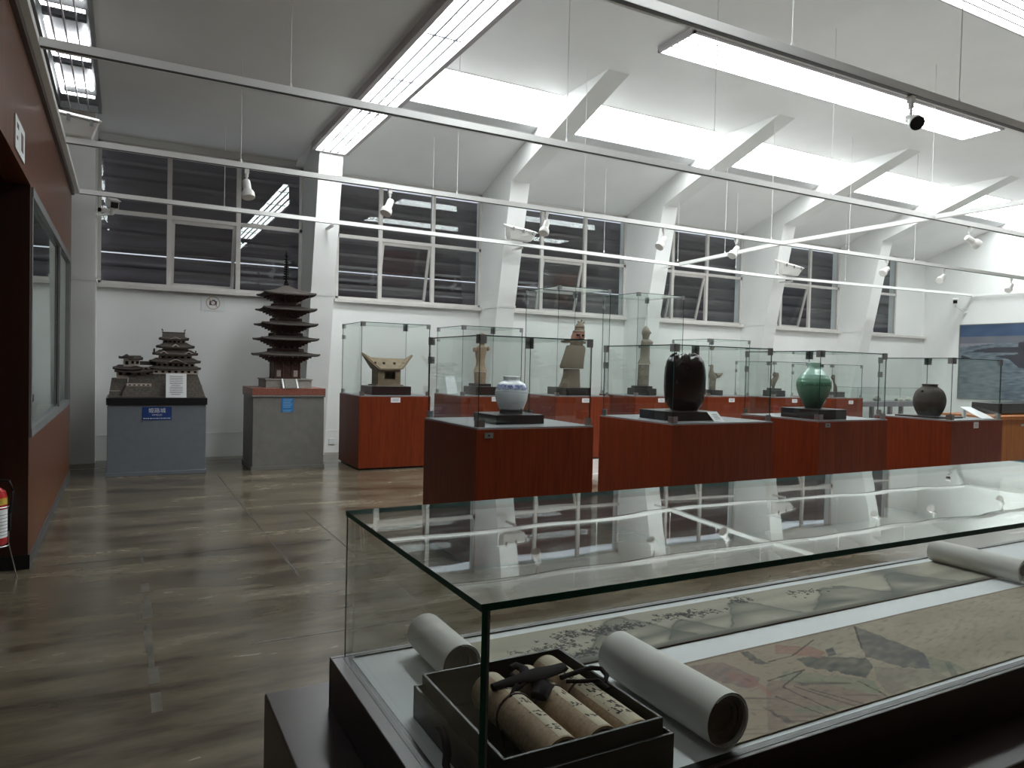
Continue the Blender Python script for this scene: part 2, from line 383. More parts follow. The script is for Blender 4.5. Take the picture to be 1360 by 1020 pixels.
# windows
def window(i, x0, x1, mull, op):
    t = thing(f'window_{i}', ((x0 + x1) / 2, WY, SILL), kind='structure')
    f = MB(); y0, y1 = WY - .012, WY + .045; b = .045; TR = 3.57
    f.box(x0, y0, SILL, x0 + b, y1, HEAD); f.box(x1 - b, y0, SILL, x1, y1, HEAD)
    f.box(x0, y0, HEAD - .03, x1, y1, HEAD); f.box(x0, y0, SILL, x1, y1, SILL + b)
    f.box(x0, y0, TR - .028, x1, y1, TR + .028)
    for q in mull: f.box(q - .032, y0 - .004, SILL, q + .032, y1, HEAD)
    f.build('window_frame', X['frame'], t)
    s = MB(); s.box(x0 - .03, WY - .10, SILL - .055, x1 + (.06 if i < 6 else 1.2), WY + .02, SILL + .005)
    s.build('sill', X['frame'], t, bevel=.006)
    cuts = [x0 + b] + [q for q in mull] + [x1 - b]
    for k in range(len(cuts) - 1):
        a, c_ = cuts[k] + (.032 if k else 0), cuts[k + 1] - (.032 if k < len(mull) else 0)
        g = MB(); g.box(a, WY + .012, TR + .028, c_, WY + .018, HEAD - .03); g.build('window_glass', X['glass'], t)
        if k != op:
            g = MB(); g.box(a, WY + .012, SILL + b, c_, WY + .018, TR - .028); g.build('window_glass', X['glass'], t)
        else:                                   # top-hung light, its foot pushed outwards
            zt, zb = TR - .03, SILL + .05; dy = .26
            def at(u, v, d):                    # u across, v 0 bottom..1 top
                return (u, WY + .02 + dy * (1 - v) + d, zb + (zt - zb) * v)
            def bar(u0, u1, v0, v1, mb, d0=-.02, d1=.02):
                mb.hexa([at(u0, v0, d0), at(u1, v0, d0), at(u1, v0, d1), at(u0, v0, d1), at(u0, v1, d0), at(u1, v1, d0), at(u1, v1, d1), at(u0, v1, d1)])
            sh = MB(); e = .045
            bar(a, a + e, 0, 1, sh); bar(c_ - e, c_, 0, 1, sh); bar(a, c_, 0, .05, sh); bar(a, c_, .95, 1, sh)
            so = sh.build('sash', X['frame'], t)
            g = MB(); bar(a + e, c_ - e, .05, .95, g, -.003, .003); g.build('sash_glass', X['glass'], so)
    lv = MB(); z = SILL - .25; n = 0
    while z + .28 < (HEAD + .06 if i in (2, 3, 4, 5) else HEAD + .3):
        gap = .062 if n == 2 and i in (1, 2, 3) else 0
        zt = z + .285 - gap
        p = []
        for k in range(7):
            u = k / 6
            p.append((WY + .58 - .16 * u + .035 * math.sin(u * PI * 2), z + (zt - z) * u))
        q = [(a + .012, b_) for a, b_ in p[::-1]]
        lv.prism(p + q, 'x', x0 - .02, x1 + (.52 if i < 6 else 1.1))
        z += .262; n += 1
    if i in (2, 3, 4, 5): lv.box(x0 - .02, WY + .44, z - .02, x1 + .52, WY + .46, HEAD - .045)
    lv.build('louvre_screen', X['louvre'], t)
for i, w in enumerate(WINS): window(i + 1, *w)

# ------------------------------------------------------------------ panelled wall on the left with its display window and dark recess
LX = -.577
wl = MB()
wl.box(-1.5, 6.01, 0, LX, 10.4, .915); wl.box(-1.5, 6.01, 2.665, LX, 10.4, 3.6)
wl.box(-1.5, 6.01, .915, LX, 6.06, 2.665, 1); wl.box(-1.5, 10.07, .915, LX, 10.4, 2.665, 1)
wl.box(-1.5, 6.06, .915, -1.45, 10.07, 2.665, 1)
wl.box(-.72, -5, 2.67, LX, 6.01, 3.6)
wl.box(-1.6, -5, 0, -1.5, 10.4, 3.6, 1)
wl.box(-1.5, 6.002, .1, LX - .0005, 6.01, 2.665, 1)
structure(wl.build('wall_left', [X['panel'], X['jamb']]))
q = MB(); q.box(-.62, -5, 3.46, LX + .03, 10.4, 3.61); structure(q.build('trim_3', X['jamb']))
q = MB(); q.box(LX, 6.01, 0, LX + .012, 10.4, .085); q.box(-1.5, 5.99, 0, LX + .012, 6.002, .10, 1); structure(q.build('baseboard_left', [X['skirt'], X['black']]))
t = thing('window_7', (LX, 8, .9), kind='structure')
q = MB(); a, b = 6.06, 10.07
q.box(LX - .05, a, .915, LX + .014, b, .975); q.box(LX - .05, a, 2.60, LX + .014, b, 2.665); q.box(LX - .05, a, .975, LX + .01, a + .05, 2.60); q.box(LX - .05, b - .05, .975, LX + .01, b, 2.60)
q.box(LX - .015, 8.67, .975, LX + .004, 8.71, 2.60, 1)
q.build('window_frame', [X['alum'], X['dmetal']], t)
for y0, y1, d in ((a + .05, 8.66, .02), (8.72, b - .05, .012)):
    g = MB(); g.box(LX - d - .006, y0, .975, LX - d, y1, 2.60); g.build('window_glass', X['glass'], t)

# no-photography sign on the panelling above the recess
def pictogram(t, org, ux, uz, s, nrm):
    # ring + slash + camera drawn as thin raised prints; ux, uz are in-plane axes
    O = Vector(org); ux = Vector(ux); uz = Vector(uz); nn = Vector(nrm)
    def P(a, b, d): return O + ux * a * s + uz * b * s + nn * d
    def ring(mb, r0, r1, d0, d1, m):
        n = 36
        for k in range(n):
            A, B = 2 * PI * k / n, 2 * PI * (k + 1) / n
            pts = [(r0 * math.cos(A), r0 * math.sin(A)), (r1 * math.cos(A), r1 * math.sin(A)), (r1 * math.cos(B), r1 * math.sin(B)), (r0 * math.cos(B), r0 * math.sin(B))]
            mb.hexa([P(x, y, d0) for x, y in pts] + [P(x, y, d1) for x, y in pts], m)
    mb = MB()
    def quad(pts, d0, d1, m): mb.hexa([P(x, y, d0) for x, y in pts] + [P(x, y, d1) for x, y in pts], m)
    quad([(-.55, -.36), (.5, -.36), (.55, .28), (-.5, .28)], 0, .002, 1)
    quad([(-.2, .28), (.35, .28), (.25, .46), (-.1, .46)], 0, .002, 1)
    ring(mb, .0, .26, .002, .003, 2)
    mb.build('camera_symbol', [X['salmon'], X['dprint'], X['signwhite']], t)
    mb = MB(); ring(mb, .88, 1.0, 0, .003, 0)
    c = math.cos(PI * .75); s_ = math.sin(PI * .75); w = .06
    quad([(c * .9 - w * s_, s_ * .9 + w * c), (c * .9 + w * s_, s_ * .9 - w * c), (-c * .9 + w * s_, -s_ * .9 - w * c), (-c * .9 - w * s_, -s_ * .9 + w * c)], .003, .0045, 0)
    mb.build('ban_ring', [X['salmon']], t)
t = thing('no_photo_sign', (1.19, WY - .012, 2.23), 'white sign with a crossed-out camera under the first window', 'sign', 'no photography signs')
q = MB(); q.box(1.022, WY - .012, 2.225, 1.362, WY - .002, 2.462); q.build('sign_board', X['signwhite'], t)
pictogram(t, (1.19, WY - .012, 2.345), (1, 0, 0), (0, 0, 1), .10, (0, -1, 0))
t = thing('no_photo_sign', (LX + .006, 5.37, 2.71), 'white pictogram sign on the brown panelling above the dark recess', 'sign', 'no photography signs')
q = MB(); q.box(LX + .002, 5.16, 2.715, LX + .008, 5.60, 2.915); q.build('sign_board', X['signwhite'], t)
for a, b, c_, d_ in ((5.42, 2.76, 5.52, 2.87), (5.22, 2.85, 5.3, 2.88), (5.22, 2.78, 5.26, 2.80)):
    q = MB(); q.box(LX + .008, a, b, LX + .0095, c_, d_); q.build('printed_figure', X['dprint'], t)

# fire extinguisher on its wire stand
t = thing('fire_extinguisher', (-.735, 5.72, 0), 'red fire extinguisher with yellow and white labels on a wire stand', 'fire extinguisher')
ex, ey = -.735, 5.72
q = MB(); q.lathe([(.066, .25), (.072, .26), (.072, .56), (.062, .60), (.03, .625), (.025, .64)], ex, ey, 28); q.build('cylinder_body', X['extred'], t, smooth=True)
q = MB(); q.lathe([(.0732, .515), (.0732, .56)], ex, ey, 28, cap0=False, cap1=False); q.build('yellow_label', X['yellow'], t, smooth=True)
q = MB(); q.lathe([(.0732, .30), (.0732, .485)], ex, ey, 28, cap0=False, cap1=False)
for k in range(7): q.lathe([(.0735, .315 + k * .022), (.0735, .319 + k * .022)], ex, ey, 28, 1, cap0=False, cap1=False)
q.build('white_label', [X['card'], X['ink']], t, smooth=True)
q = MB(); q.lathe([(.024, .64), (.026, .66), (.018, .70)], ex, ey, 14); q.box(ex - .01, ey - .12, .69, ex + .01, ey + .03, .705); q.box(ex - .01, ey - .12, .715, ex + .01, ey + .03, .73)
q.tube([(ex + .02, ey, .67), (ex + .08, ey, .665), (ex + .10, ey, .60), (ex + .082, ey + .02, .45), (ex + .08, ey + .02, .33)], .01)
q.build('valve_and_hose', X['black'], t, smooth=True)
q = MB()
for z in (.245, .50):
    q.tube([(ex + .082 * math.cos(2 * PI * k / 24), ey + .082 * math.sin(2 * PI * k / 24), z) for k in range(25)], .004, 6)
for a in (.4, 2.5, 4.6): q.tube([(ex + .082 * math.cos(a), ey + .082 * math.sin(a), .5), (ex + .082 * math.cos(a), ey + .082 * math.sin(a), .245), (ex + .13 * math.cos(a), ey + .13 * math.sin(a), .004)], .004, 6)
q.build('wire_stand', X['metal'], t, smooth=True)

# ------------------------------------------------------------------ ceiling luminaires
t = thing('ceiling_light', (2.64, 6, 4.55), 'long glowing louvred light running out from the first pilaster head', 'ceiling light', 'fluorescent ceiling lights')
x0, x1, y0, y1 = 2.37, 2.91, 1.0, 10.70
q = MB(); q.box(x0, y0, 4.60, x1, y1, 4.655); q.box(x0, y0, 4.56, x0 + .055, y1, 4.60); q.box(x1 - .055, y0, 4.56, x1, y1, 4.60); q.box(x0, y1 - .02, 4.56, x1, y1, 4.60); q.box(x0, y0, 4.56, x1, y0 + .02, 4.60)
q.build('housing', X['lite'], t)
q = MB(); q.box(x0 + .055, y0 + .02, 4.588, x1 - .055, y1 - .02, 4.598); q.build('diffuser', X['panel_light'], t)
for k in range(3):
    q = MB(); xx = x0 + .055 + (x1 - x0 - .11) * (k + 1) / 4; q.box(xx - .008, y0 + .02, 4.565, xx + .008, y1 - .02, 4.585); q.build('louvre_slat', X['slatdark'], t)
for k in range(8):
    q = MB(); yy = 1.6 + k * 1.2; q.box(x0 + .09, yy - .007, 4.57, x1 - .09, yy + .007, 4.58); q.build('cross_wire', X['slatdark'], t)
def xlight(label, y0, y1, xa, xb):
    t = thing('ceiling_light', ((xa + xb) / 2, (y0 + y1) / 2, 5.4), label, 'ceiling light', 'fluorescent ceiling lights')
    q = MB(); z0 = 5.42
    q.box(xa, y0, z0 + .03, xb, y1, 5.495); q.box(xa, y0, z0, xb, y0 + .04, z0 + .03); q.box(xa, y1 - .02, z0, xb, y1, z0 + .03); q.box(xa, y0, z0, xa + .03, y1, z0 + .03); q.box(xb - .03, y0, z0, xb, y1, z0 + .03)
    q.build('housing', X['lite'], t)
    q = MB(); q.box(xa + .03, y0 + .04, z0 + .014, xb - .03, y1 - .02, z0 + .028); q.build('diffuser', X['panel_light'], t)
    for k in range(5):
        q = MB(); yy = y0 + .04 + (y1 - y0 - .06) * (k + 1) / 6; q.box(xa + .03, yy - .007, z0 + .002, xb - .03, yy + .007, z0 + .010); q.build('louvre_slat', X['slatdark'], t)
xlight('broad glowing ceiling panel above the track with the dark spotlight', 6.50, 7.16, 5.80, 12.25)
xlight('glowing ceiling panel nearest the camera, cut by the upper frame edge', 3.98, 4.66, 5.80, 12.25)
# fitting at the left with its tubes showing
t = thing('ceiling_light', (-.51, 8, 4.56), 'louvred light with bare tubes above the brown panelled wall', 'ceiling light', 'fluorescent ceiling lights')
x0, x1, y0, y1 = -.76, -.27, 2.0, 10.62
q = MB(); q.box(x0, y0, 4.645, x1, y1, 4.655); q.box(x0, y0, 4.56, x0 + .05, y1, 4.645); q.box(x1 - .035, y0, 4.56, x1, y1, 4.645); q.box(x0, y1 - .02, 4.56, x1, y1, 4.645); q.box(x0, y0, 4.56, x1, y0 + .02, 4.645)
q.build('housing', X['alum'], t)
for k in range(7):
    yy = 10.1 - k * 1.22
    q = MB(); q.tube([(x0 + .10, yy, 4.60), (x0 + .10, yy - .85, 4.60)], .019, 10); q.build('tube', X['tube'], t, smooth=True)
    q = MB(); q.tube([(x1 - .085, yy - .25, 4.605), (x1 - .085, yy - .7, 4.605)], .022, 10); q.build('tube', X['tube'], t, smooth=True)
    q = MB(); q.tube([(x0 + .09, yy, 4.595), (x1 - .06, yy, 4.595)], .016, 10); q.build('tube', X['tube'], t, smooth=True)
    q = MB(); q.box(x0 + .09, yy - .46, 4.59, x1 - .06, yy - .28, 4.62); q.build('tube', X['tube'], t, smooth=True)
    q = MB(); q.box(x0 + .08, yy - 1.02, 4.60, x1 - .06, yy - .95, 4.64); q.build('ballast', X['black'], t)
for k in range(3):
    q = MB(); xx = x0 + .05 + (x1 - x0 - .085) * (k + 1) / 4; q.box(xx - .006, y0 + .02, 4.545, xx + .006, y1 - .02, 4.575); q.build('louvre_slat', X['lite'], t)

# ------------------------------------------------------------------ suspended lighting tracks
TZ = 3.55
def ceil_at(x, y):
    if x < 2.38: return 4.66
    return CZ if y < 9.17 else zs(y)
def track(label, pts, wires, along='x', w=.032, h=.028):
    p = pts[len(pts) // 2]
    t = thing('lighting_track', (p[0], p[1], TZ), label, 'lighting track', 'suspended white lighting tracks')
    q = MB()
    for a, b in zip(pts[:-1], pts[1:]):
        if along == 'x':
            q.hexa([(a[0], a[1] - w, a[2] - h), (b[0], b[1] - w, b[2] - h), (b[0], b[1] + w, b[2] - h), (a[0], a[1] + w, a[2] - h),
                    (a[0], a[1] - w, a[2] + h), (b[0], b[1] - w, b[2] + h), (b[0], b[1] + w, b[2] + h), (a[0], a[1] + w, a[2] + h)])
            q.hexa([(a[0], a[1] - w * .9, a[2] - h - .003), (b[0], b[1] - w * .9, b[2] - h - .003), (b[0], b[1] + w * .2, b[2] - h - .003), (a[0], a[1] + w * .2, a[2] - h - .003),
                    (a[0], a[1] - w * .9, a[2] - h), (b[0], b[1] - w * .9, b[2] - h), (b[0], b[1] + w * .2, b[2] - h), (a[0], a[1] + w * .2, a[2] - h)], 1)
        else:
            q.hexa([(a[0] - w, a[1], a[2] - h), (a[0] + w, a[1], a[2] - h), (b[0] + w, b[1], b[2] - h), (b[0] - w, b[1], b[2] - h),
                    (a[0] - w, a[1], a[2] + h), (a[0] + w, a[1], a[2] + h), (b[0] + w, b[1], b[2] + h), (b[0] - w, b[1], b[2] + h)])
    q.build('rail', [X['trackwhite'], X['slot']], t)
    for (x, y, z) in wires:
        k = MB(); k.tube([(x, y, z + .02), (x, y, ceil_at(x, y) - .003)], .0035, 6); k.lathe([(.012, z + h - .002), (.012, z + h + .02), (.004, z + h + .04)], x, y, 8)
        k.build('hanging_wire', X['white'], t)
    return t
def onT(px, py, Y, ):                     # x of the picture column on a track at depth Y
    return aty(px, py, Y).x
YA, YB, YC, YD = 5.72, 8.15, 10.58, 3.30
track('white suspended track nearest the camera, with a dark-faced spotlight', [(1.0, YD, TZ), (9.25, YD, TZ)], [(onT(1052, 50, YD), YD, TZ), (onT(1274, 126, YD), YD, TZ)])
track('white suspended track crossing the pale glowing light over the vase cases', [(-.50, YA, TZ), (RX - .25, YA, TZ)],
      [(onT(a, b, YA), YA, TZ) for a, b in ((386, 120), (752, 195), (947, 234), (1103, 264), (1236, 292))])
track('white suspended track carrying the row of white spotlights', [(-.50, YB, TZ), (RX - .25, YB, TZ)],
      [(onT(a, b, YB), YB, TZ) for a, b in ((320, 218), (607, 262), (775, 287), (1024, 322), (1127, 338), (1214, 350))])
ctr = track('white suspended track held on brackets in front of the pilasters', [(-.50, YC, TZ), (5.5, YC, TZ - .03), (11.6, YC, TZ - .10), (RX - .12, YC, TZ)],
      [(onT(a, b, YC), YC, TZ - .03) for a, b in ((298, 276), (574, 311), (802, 338), (900, 350), (977, 360), (1122, 377))])
for x, dz in ((2.67, -.02), (5.85, -.03), (9.1, -.06), (12.34, -.09)):
    yy = 11.15 - (TZ - SILL) * .2039
    k = MB(); k.box(x - .02, YC + .032, TZ + dz - .06, x + .02, yy - .002, TZ + dz - .03); k.build('bracket', X['white'], ctr)
track('white suspended track along the top of the brown panelling', [(-.535, -2, TZ), (-.535, YC + .03, TZ)], [], 'y')
track('white cross track joining the long tracks over the middle cases', [(9.22, YD + .04, TZ), (9.22, YA - .04, TZ)], [], 'y')
track('white cross track joining the track over the vase cases to the spotlight track', [(9.22, YA + .04, TZ), (9.22, YB - .04, TZ)], [], 'y')
track('white cross track joining the spotlight track to the pilaster track', [(9.22, YB + .04, TZ), (9.22, YC - .04, TZ - .06)], [(9.22, 9.4, TZ - .03)], 'y')
track('white track along the end wall above the mural', [(RX - .09, 4.0, TZ - .02), (RX - .09, YC + .03, TZ - .01)], [], 'y')

def spot(label, px, py, Y, yaw, tilt, dark=False, s=1.0):
    x = onT(px, py, Y); z = TZ - .031
    t = thing('spotlight', (x, Y, z), label, 'spotlight', 'track spotlights')
    q = MB(); q.box(x - .022, Y - .02, z - .05, x + .022, Y + .02, z); q.lathe([(.018, z - .085), (.018, z - .05)], x, Y, 12); q.build('adapter', X['white'], t)
    q = MB(); q.tube([(x, Y, z - .08), (x, Y, z - .15)], .010, 8); q.build('arm', X['white'], t)
    d = Vector((math.sin(yaw) * math.cos(tilt), -math.cos(yaw) * math.cos(tilt), -math.sin(tilt))).normalized()
    c0 = Vector((x, Y, z - .165)) - d * .05 * s
    q = MB(); rr = [.036, .040, .042, .042, .060, .066, .066]; tt = [0, .015, .05, .11, .135, .15, .20]
    q.tube([c0 + d * (k * s) for k in tt], [r * s for r in rr], 20)
    q.build('lamp_head', X['white'], t, smooth=True)
    q = MB(); q.tube([c0 + d * (.2001 * s), c0 + d * (.203 * s)], [.058 * s, .054 * s], 20); q.build('lens', X['slot'] if dark else X['white'], t, smooth=True)
    if dark:
        q = MB(); q.tube([c0 + d * (.19 * s), c0 + d * (.205 * s)], [.066 * s, .062 * s], 20); q.build('bezel', X['black'], t, smooth=True)
spot('white spotlight hanging in front of the first window', 328, 220, YB, .35, 1.25)
spot('white spotlight before the second window', 518, 248, YB, -1.0, 1.05)
spot('white spotlight before the third window, above the floodlight', 726, 280, YB, -1.0, 1.05)
spot('white spotlight in front of the pilaster left of the fourth window', 882, 303, YB, -1.4, .85)
spot('white spotlight over the cross track before the fourth window', 978, 317, YB, -1.4, .8)
spot('white spotlight in front of the last narrow window', 1178, 345, YB, -1.5, .55)
spot('white spotlight before the plain corner of the end wall', 1253, 356, YB, -1.5, .55)
spot('white spotlight last along the track, before the sunlit end wall', 1343, 369, YB, -1.5, .7)
spot('white spotlight on the nearer track, pointing at the end wall', 1288, 303, YA, 1.2, .5)
spot('large spotlight with a black rim against the glowing ceiling panel', 1211, 118, YD, -.55, .55, True, .78)

def flood(label, x, Y, s, dz=0., power=None, hidden=False):
    z = TZ + .032 + dz
    t = thing('floodlight', (x, Y, z), label, 'floodlight', 'white floodlights on the tracks')
    L = .25 * s
    q = MB(); q.hexa([(x - L * .8, Y - .07, z + .01), (x + L * .75, Y - .07, z + .01), (x + L * .75, Y + .07, z + .01), (x - L * .8, Y + .07, z + .01),
                      (x - L, Y - .13, z + .19 * s), (x + L, Y - .13, z + .14 * s), (x + L, Y + .13, z + .22 * s), (x - L, Y + .13, z + .27 * s)])
    q.build('lamp_body', X['white'], t, bevel=.01)
    q = MB(); q.hexa([(x - L * 1.05, Y - .14, z + .19 * s), (x + L * 1.08, Y - .14, z + .14 * s), (x + L * 1.08, Y + .14, z + .225 * s), (x - L * 1.05, Y + .14, z + .275 * s),
                      (x - L * 1.05, Y - .14, z + .205 * s), (x + L * 1.08, Y - .14, z + .155 * s), (x + L * 1.08, Y + .14, z + .24 * s), (x - L * 1.05, Y + .14, z + .29 * s)])
    q.build('lid', X['white'], t, bevel=.005)
    q = MB(); q.hexa([(x - L * .95, Y - .12, z + .206 * s + .004), (x + L * .98, Y - .12, z + .157 * s + .004), (x + L * .98, Y + .12, z + .238 * s), (x - L * .95, Y + .12, z + .287 * s),
                      (x - L * .95, Y - .12, z + .206 * s + .012), (x + L * .98, Y - .12, z + .157 * s + .012), (x + L * .98, Y + .12, z + .238 * s + .008), (x - L * .95, Y + .12, z + .287 * s + .008)])
    q.build('lens', power or X['lens_low'], t)
    for k in (-.75, 0, .75):
        q = MB(); zz = z + (.175 - .03 * (k + .75)) * s; q.box(x + k * L - .014, Y - .15, zz - .03, x + k * L + .014, Y - .138, zz + .03); q.build('clasp', X['alum'], t)
    q = MB(); q.box(x - L * 1.15, Y - .02, z - .004, x - L * 1.08, Y + .02, z + .21 * s); q.box(x - L * 1.15, Y - .02, z - .004, x - L * .7, Y + .02, z + .012); q.build('bracket', X['white'], t)
flood('white floodlight box on the pilaster track before the third window', onT(690, 320, YC), YC, 1.0, -.018)
flood('white floodlight box on the track before the fifth window', onT(1047, 370, YC), YC, 1.15, -.078)
flood('white floodlight box above the panelled wall by the bare-tube light', onT(92, 186, YB), YB, 1.0)

def cctv(label, body, wall_pt, d):
    B = Vector(body); d = Vector(d).normalized()
    t = thing('security_camera', tuple(B), label, 'security camera', 'security cameras')
    a = d.cross(Vector((0, 0, 1))).normalized(); up = a.cross(d)
    def bx(mb, l0, l1, w, h0, h1, m=0):
        P = lambda l, s, h: B + d * l + a * s + up * h
        mb.hexa([P(l0, -w, h0), P(l1, -w, h0), P(l1, w, h0), P(l0, w, h0), P(l0, -w, h1), P(l1, -w, h1), P(l1, w, h1), P(l0, w, h1)], m)
    q = MB(); bx(q, -.16, .10, .055, -.055, .055); q.build('camera_housing', X['white'], t, bevel=.01)
    q = MB(); bx(q, -.17, .15, .062, .056, .066); q.build('sunshield', X['white'], t)
    q = MB(); bx(q, .101, .106, .045, -.04, .035); q.build('lens_window', X['black'], t)
    W = Vector(wall_pt)
    q = MB(); q.tube([B + up * -.055, B + up * -.13, (B + up * -.13 + W) / 2, W], .018, 10); q.ball(B + up * -.12, .035); q.tube([W + (B - W).normalized() * .03, W + (B - W).normalized() * .004], .045, 12)
    q.build('bracket', X['white'], t, smooth=True)
    return t
cctv('white security camera on a bracket beside the first window', (-.145, 11.05, 3.53), (-.345, 11.05, 3.34), (.25, -1, -.35))
cctv('white security camera on the end wall above the mural', (RX - .30, 10.86, 3.40), (RX - .01, 10.75, 3.12), (-.9, -.5, -.2))

# ------------------------------------------------------------------ red wood showcases
CASES = {}
def case(key, label, x0, y0, w, d, zt, zg, plate=None, lock=None, seed=0):
    x1, y1 = x0 + w, y0 + d
    t = thing('display_case', ((x0 + x1) / 2, (y0 + y1) / 2, 0), label, 'display case', 'red wood display cases')
    q = MB(); q.box(x0, y0, .025, x1, y1, zt - .012); q.box(x0 + .03, y0 + .03, 0, x1 - .03, y1 - .03, .03, 1); q.build('plinth', [X['red'], X['black']], t, bevel=.003)
    q = MB(); q.box(x0 + .004, y0 + .004, zt - .012, x1 - .004, y1 - .004, zt); q.build('deck', X['grey'], t)
    g = .008; e = .022
    a0, a1, b0, b1 = x0 + e, x1 - e, y0 + e, y1 - e
    z0 = zt + .002
    def pane(p, flat):
        mb = MB(); mb.box(*p)
        o = mb.build('glass_pane', [X['cglass'], X['gedge']], t, norm=False)
        for f in o.data.polygons:
            n = f.normal
            if abs(n[flat]) < .5: f.material_index = 1
    pane((a0, b0, z0, a1, b0 + g, zg - g), 1); pane((a0, b1 - g, z0, a1, b1, zg - g), 1)
    pane((a0, b0 + g, z0, a0 + g, b1 - g, zg - g), 0); pane((a1 - g, b0 + g, z0, a1, b1 - g, zg - g), 0)
    pane((a0, b0, zg - g, a1, b1, zg), 2)
    c = .052
    for (cx, sx) in ((a0, 1), (a1, -1)):
        for (cy, sy) in ((b0, 1), (b1, -1)):
            for (cz, hh) in ((zg - .062, .066), (z0 + .002, .055)) + (((zg - .22, .06),) if sx == 1 and sy == -1 else ()):
                mb = MB()
                mb.box(cx - sx * .006, cy - sy * .006, cz, cx + sx * c, cy - sy * .001, cz + hh)
                mb.box(cx - sx * .006, cy - sy * .006, cz, cx - sx * .001, cy + sy * c, cz + hh)
                mb.build('corner_clip', X['metal'] if cz < zt + .1 else X['dmetal'], t)
    if plate:
        mb = MB(); px, pz, pw, ph = plate; mb.box(px, y0 - .006, pz, px + pw, y0 - .001, pz + ph)
        for k in range(3): mb.box(px + pw * .2, y0 - .0068, pz + ph * (.28 + .2 * k), px + pw * .8, y0 - .006, pz + ph * (.33 + .2 * k), 1)
        mb.build('name_plate', [X['card'], X['ink']], t)
    if lock:
        mb = MB(); mb.box(lock[0] - .035, y0 - .005, lock[1] - .02, lock[0] + .035, y0 - .001, lock[1] + .02); mb.lathe([(.008, 0), (.008, .003)], 0, 0, 8)
        mb.v[-16:] = [(lock[0] + x, y0 - .005 - z, lock[1] + y) for x, y, z in mb.v[-16:]]
        for i in range(len(mb.f) - 10, len(mb.f)): mb.m[i] = 1
        mb.build('lock', [X['alum'], X['black']], t)
    CASES[key] = (x0, y0, x1, y1, zt, zg)
    return t
ZT = 1.035
def plate_at(px, py, Y): p = aty(px, py, Y); return (p.x, p.z - .07, .14, .07)
YR = 9.75
case('house', 'red wood showcase with the clay house, beside the grey pagoda plinth', 2.87, YR, 1.05, 1.04, ZT, 2.06, plate_at(519, 528, YR))
case('pale', 'red wood showcase with the tall pale clay figure, behind the porcelain vase', 4.40, YR, 1.05, 1.04, ZT, 2.08, plate_at(653, 527, YR))
case('warrior', 'tall glass showcase with the red-faced clay warrior in a cone hat', 6.05, YR, 1.05, 1.10, ZT, 2.79, plate_at(773, 529, YR))
case('slender', 'tall glass showcase with the slender clay figure, beside the warrior case', 7.63, YR, 1.05, 1.06, ZT, 2.79, plate_at(874, 529, YR))
case('bird', 'red wood showcase with the clay bird, behind the black jar', 9.26, YR, 1.05, 1.04, ZT, 2.07, plate_at(968, 529, YR))
case('dancer', 'red wood showcase with the small twisting clay figure, behind the green vase', 10.93, YR, .98, 1.04, ZT - .02, 1.70, plate_at(1052, 530, YR))
case('idol', 'red wood showcase with the thin clay idol, farthest of the back row', 12.58, YR, .98, 1.04, ZT - .03, 1.68, plate_at(1127, 532, YR))
case('porcelain', 'red wood showcase with the blue and white porcelain vase', 2.26, 4.72, 1.03, 1.03, 1.04, 1.72, None, (2.36, .985))
case('jar', 'red wood showcase with the glossy black jar', 4.10, 4.73, 1.21, 1.06, 1.04, 1.715)
case('celadon', 'red wood showcase with the green glazed vase', 5.90, 4.70, 1.04, 1.00, 1.04, 1.715, None, (6.02, .995))
p9 = plate_at(1293, 560, 4.41)
case('brown', 'red wood showcase with the round brown jar and sloping white text strip', 7.56, 4.41, .95, .88, 1.04, 1.69, (p9[0], p9[2] and p9[1], .085, .065))

def stand(label, x0, y0, x1, y1, z0, h, steps=1, inset=.05):
    q = MB(); q.box(x0, y0, z0, x1, y1, z0 + h)
    if steps == 2: q.box(x0 + inset, y0 + inset, z0 + h, x1 - inset, y1 - inset, z0 + h * 1.35)
    o = q.build('display_stand', X['black'], None, ((x0 + x1) / 2, (y0 + y1) / 2, z0), bevel=.004)
    tag(o, label, 'stand', 'black display stands'); return z0 + h * (1.35 if steps == 2 else 1)
def sx(px, py, Y): return aty(px, py, Y).x
def sz(px, py, Y): return aty(px, py, Y).z

# --- clay house
Yh = 10.12
zt = stand('black block under the clay house', sx(479, 515, 10.5), 9.95, sx(546, 520, 9.95), 10.5, ZT + .001, .125)
t = thing('clay_house', (sx(514, 510, Yh), Yh, zt), 'tan clay house with a flared boat-shaped roof and square window', 'clay house', 'ancient clay figures')
bx0, bx1 = sx(502, 505, Yh), sx(532, 505, Yh); bz = sz(515, 489.8, Yh)
q = MB(); d = .30; w = .03
q.box(bx0 - .04, Yh - .04, zt, bx1 + .03, Yh + d + .04, zt + .02)
wx0, wx1, wz0, wz1 = sx(511, 500, Yh), sx(525, 500, Yh), sz(511, 503.5, Yh), sz(511, 493.5, Yh)
q.box(bx0, Yh, zt + .02, wx0, Yh + w, bz); q.box(wx1, Yh, zt + .02, bx1, Yh + w, bz); q.box(wx0, Yh, zt + .02, wx1, Yh + w, wz0); q.box(wx0, Yh, wz1, wx1, Yh + w, bz)
q.box(bx0, Yh + w, zt + .02, bx0 + w, Yh + d, bz); q.box(bx1 - w, Yh + w, zt + .02, bx1, Yh + d, bz)
ww = wx0 + (wx1 - wx0) * .55
q.box(bx0 + w, Yh + d - w, zt + .02, wx0 - .02, Yh + d, bz); q.box(ww, Yh + d - w, zt + .02, bx1 - w, Yh + d, bz); q.box(wx0 - .02, Yh + d - w, zt + .02, ww, Yh + d, wz0 + .01); q.box(wx0 - .02, Yh + d - w, wz1, ww, Yh + d, bz)
q.build('house_wall', X['housey'], t)
tipL, tipR = aty(481, 469.5, Yh + .15), aty(547.5, 472.5, Yh + .15)
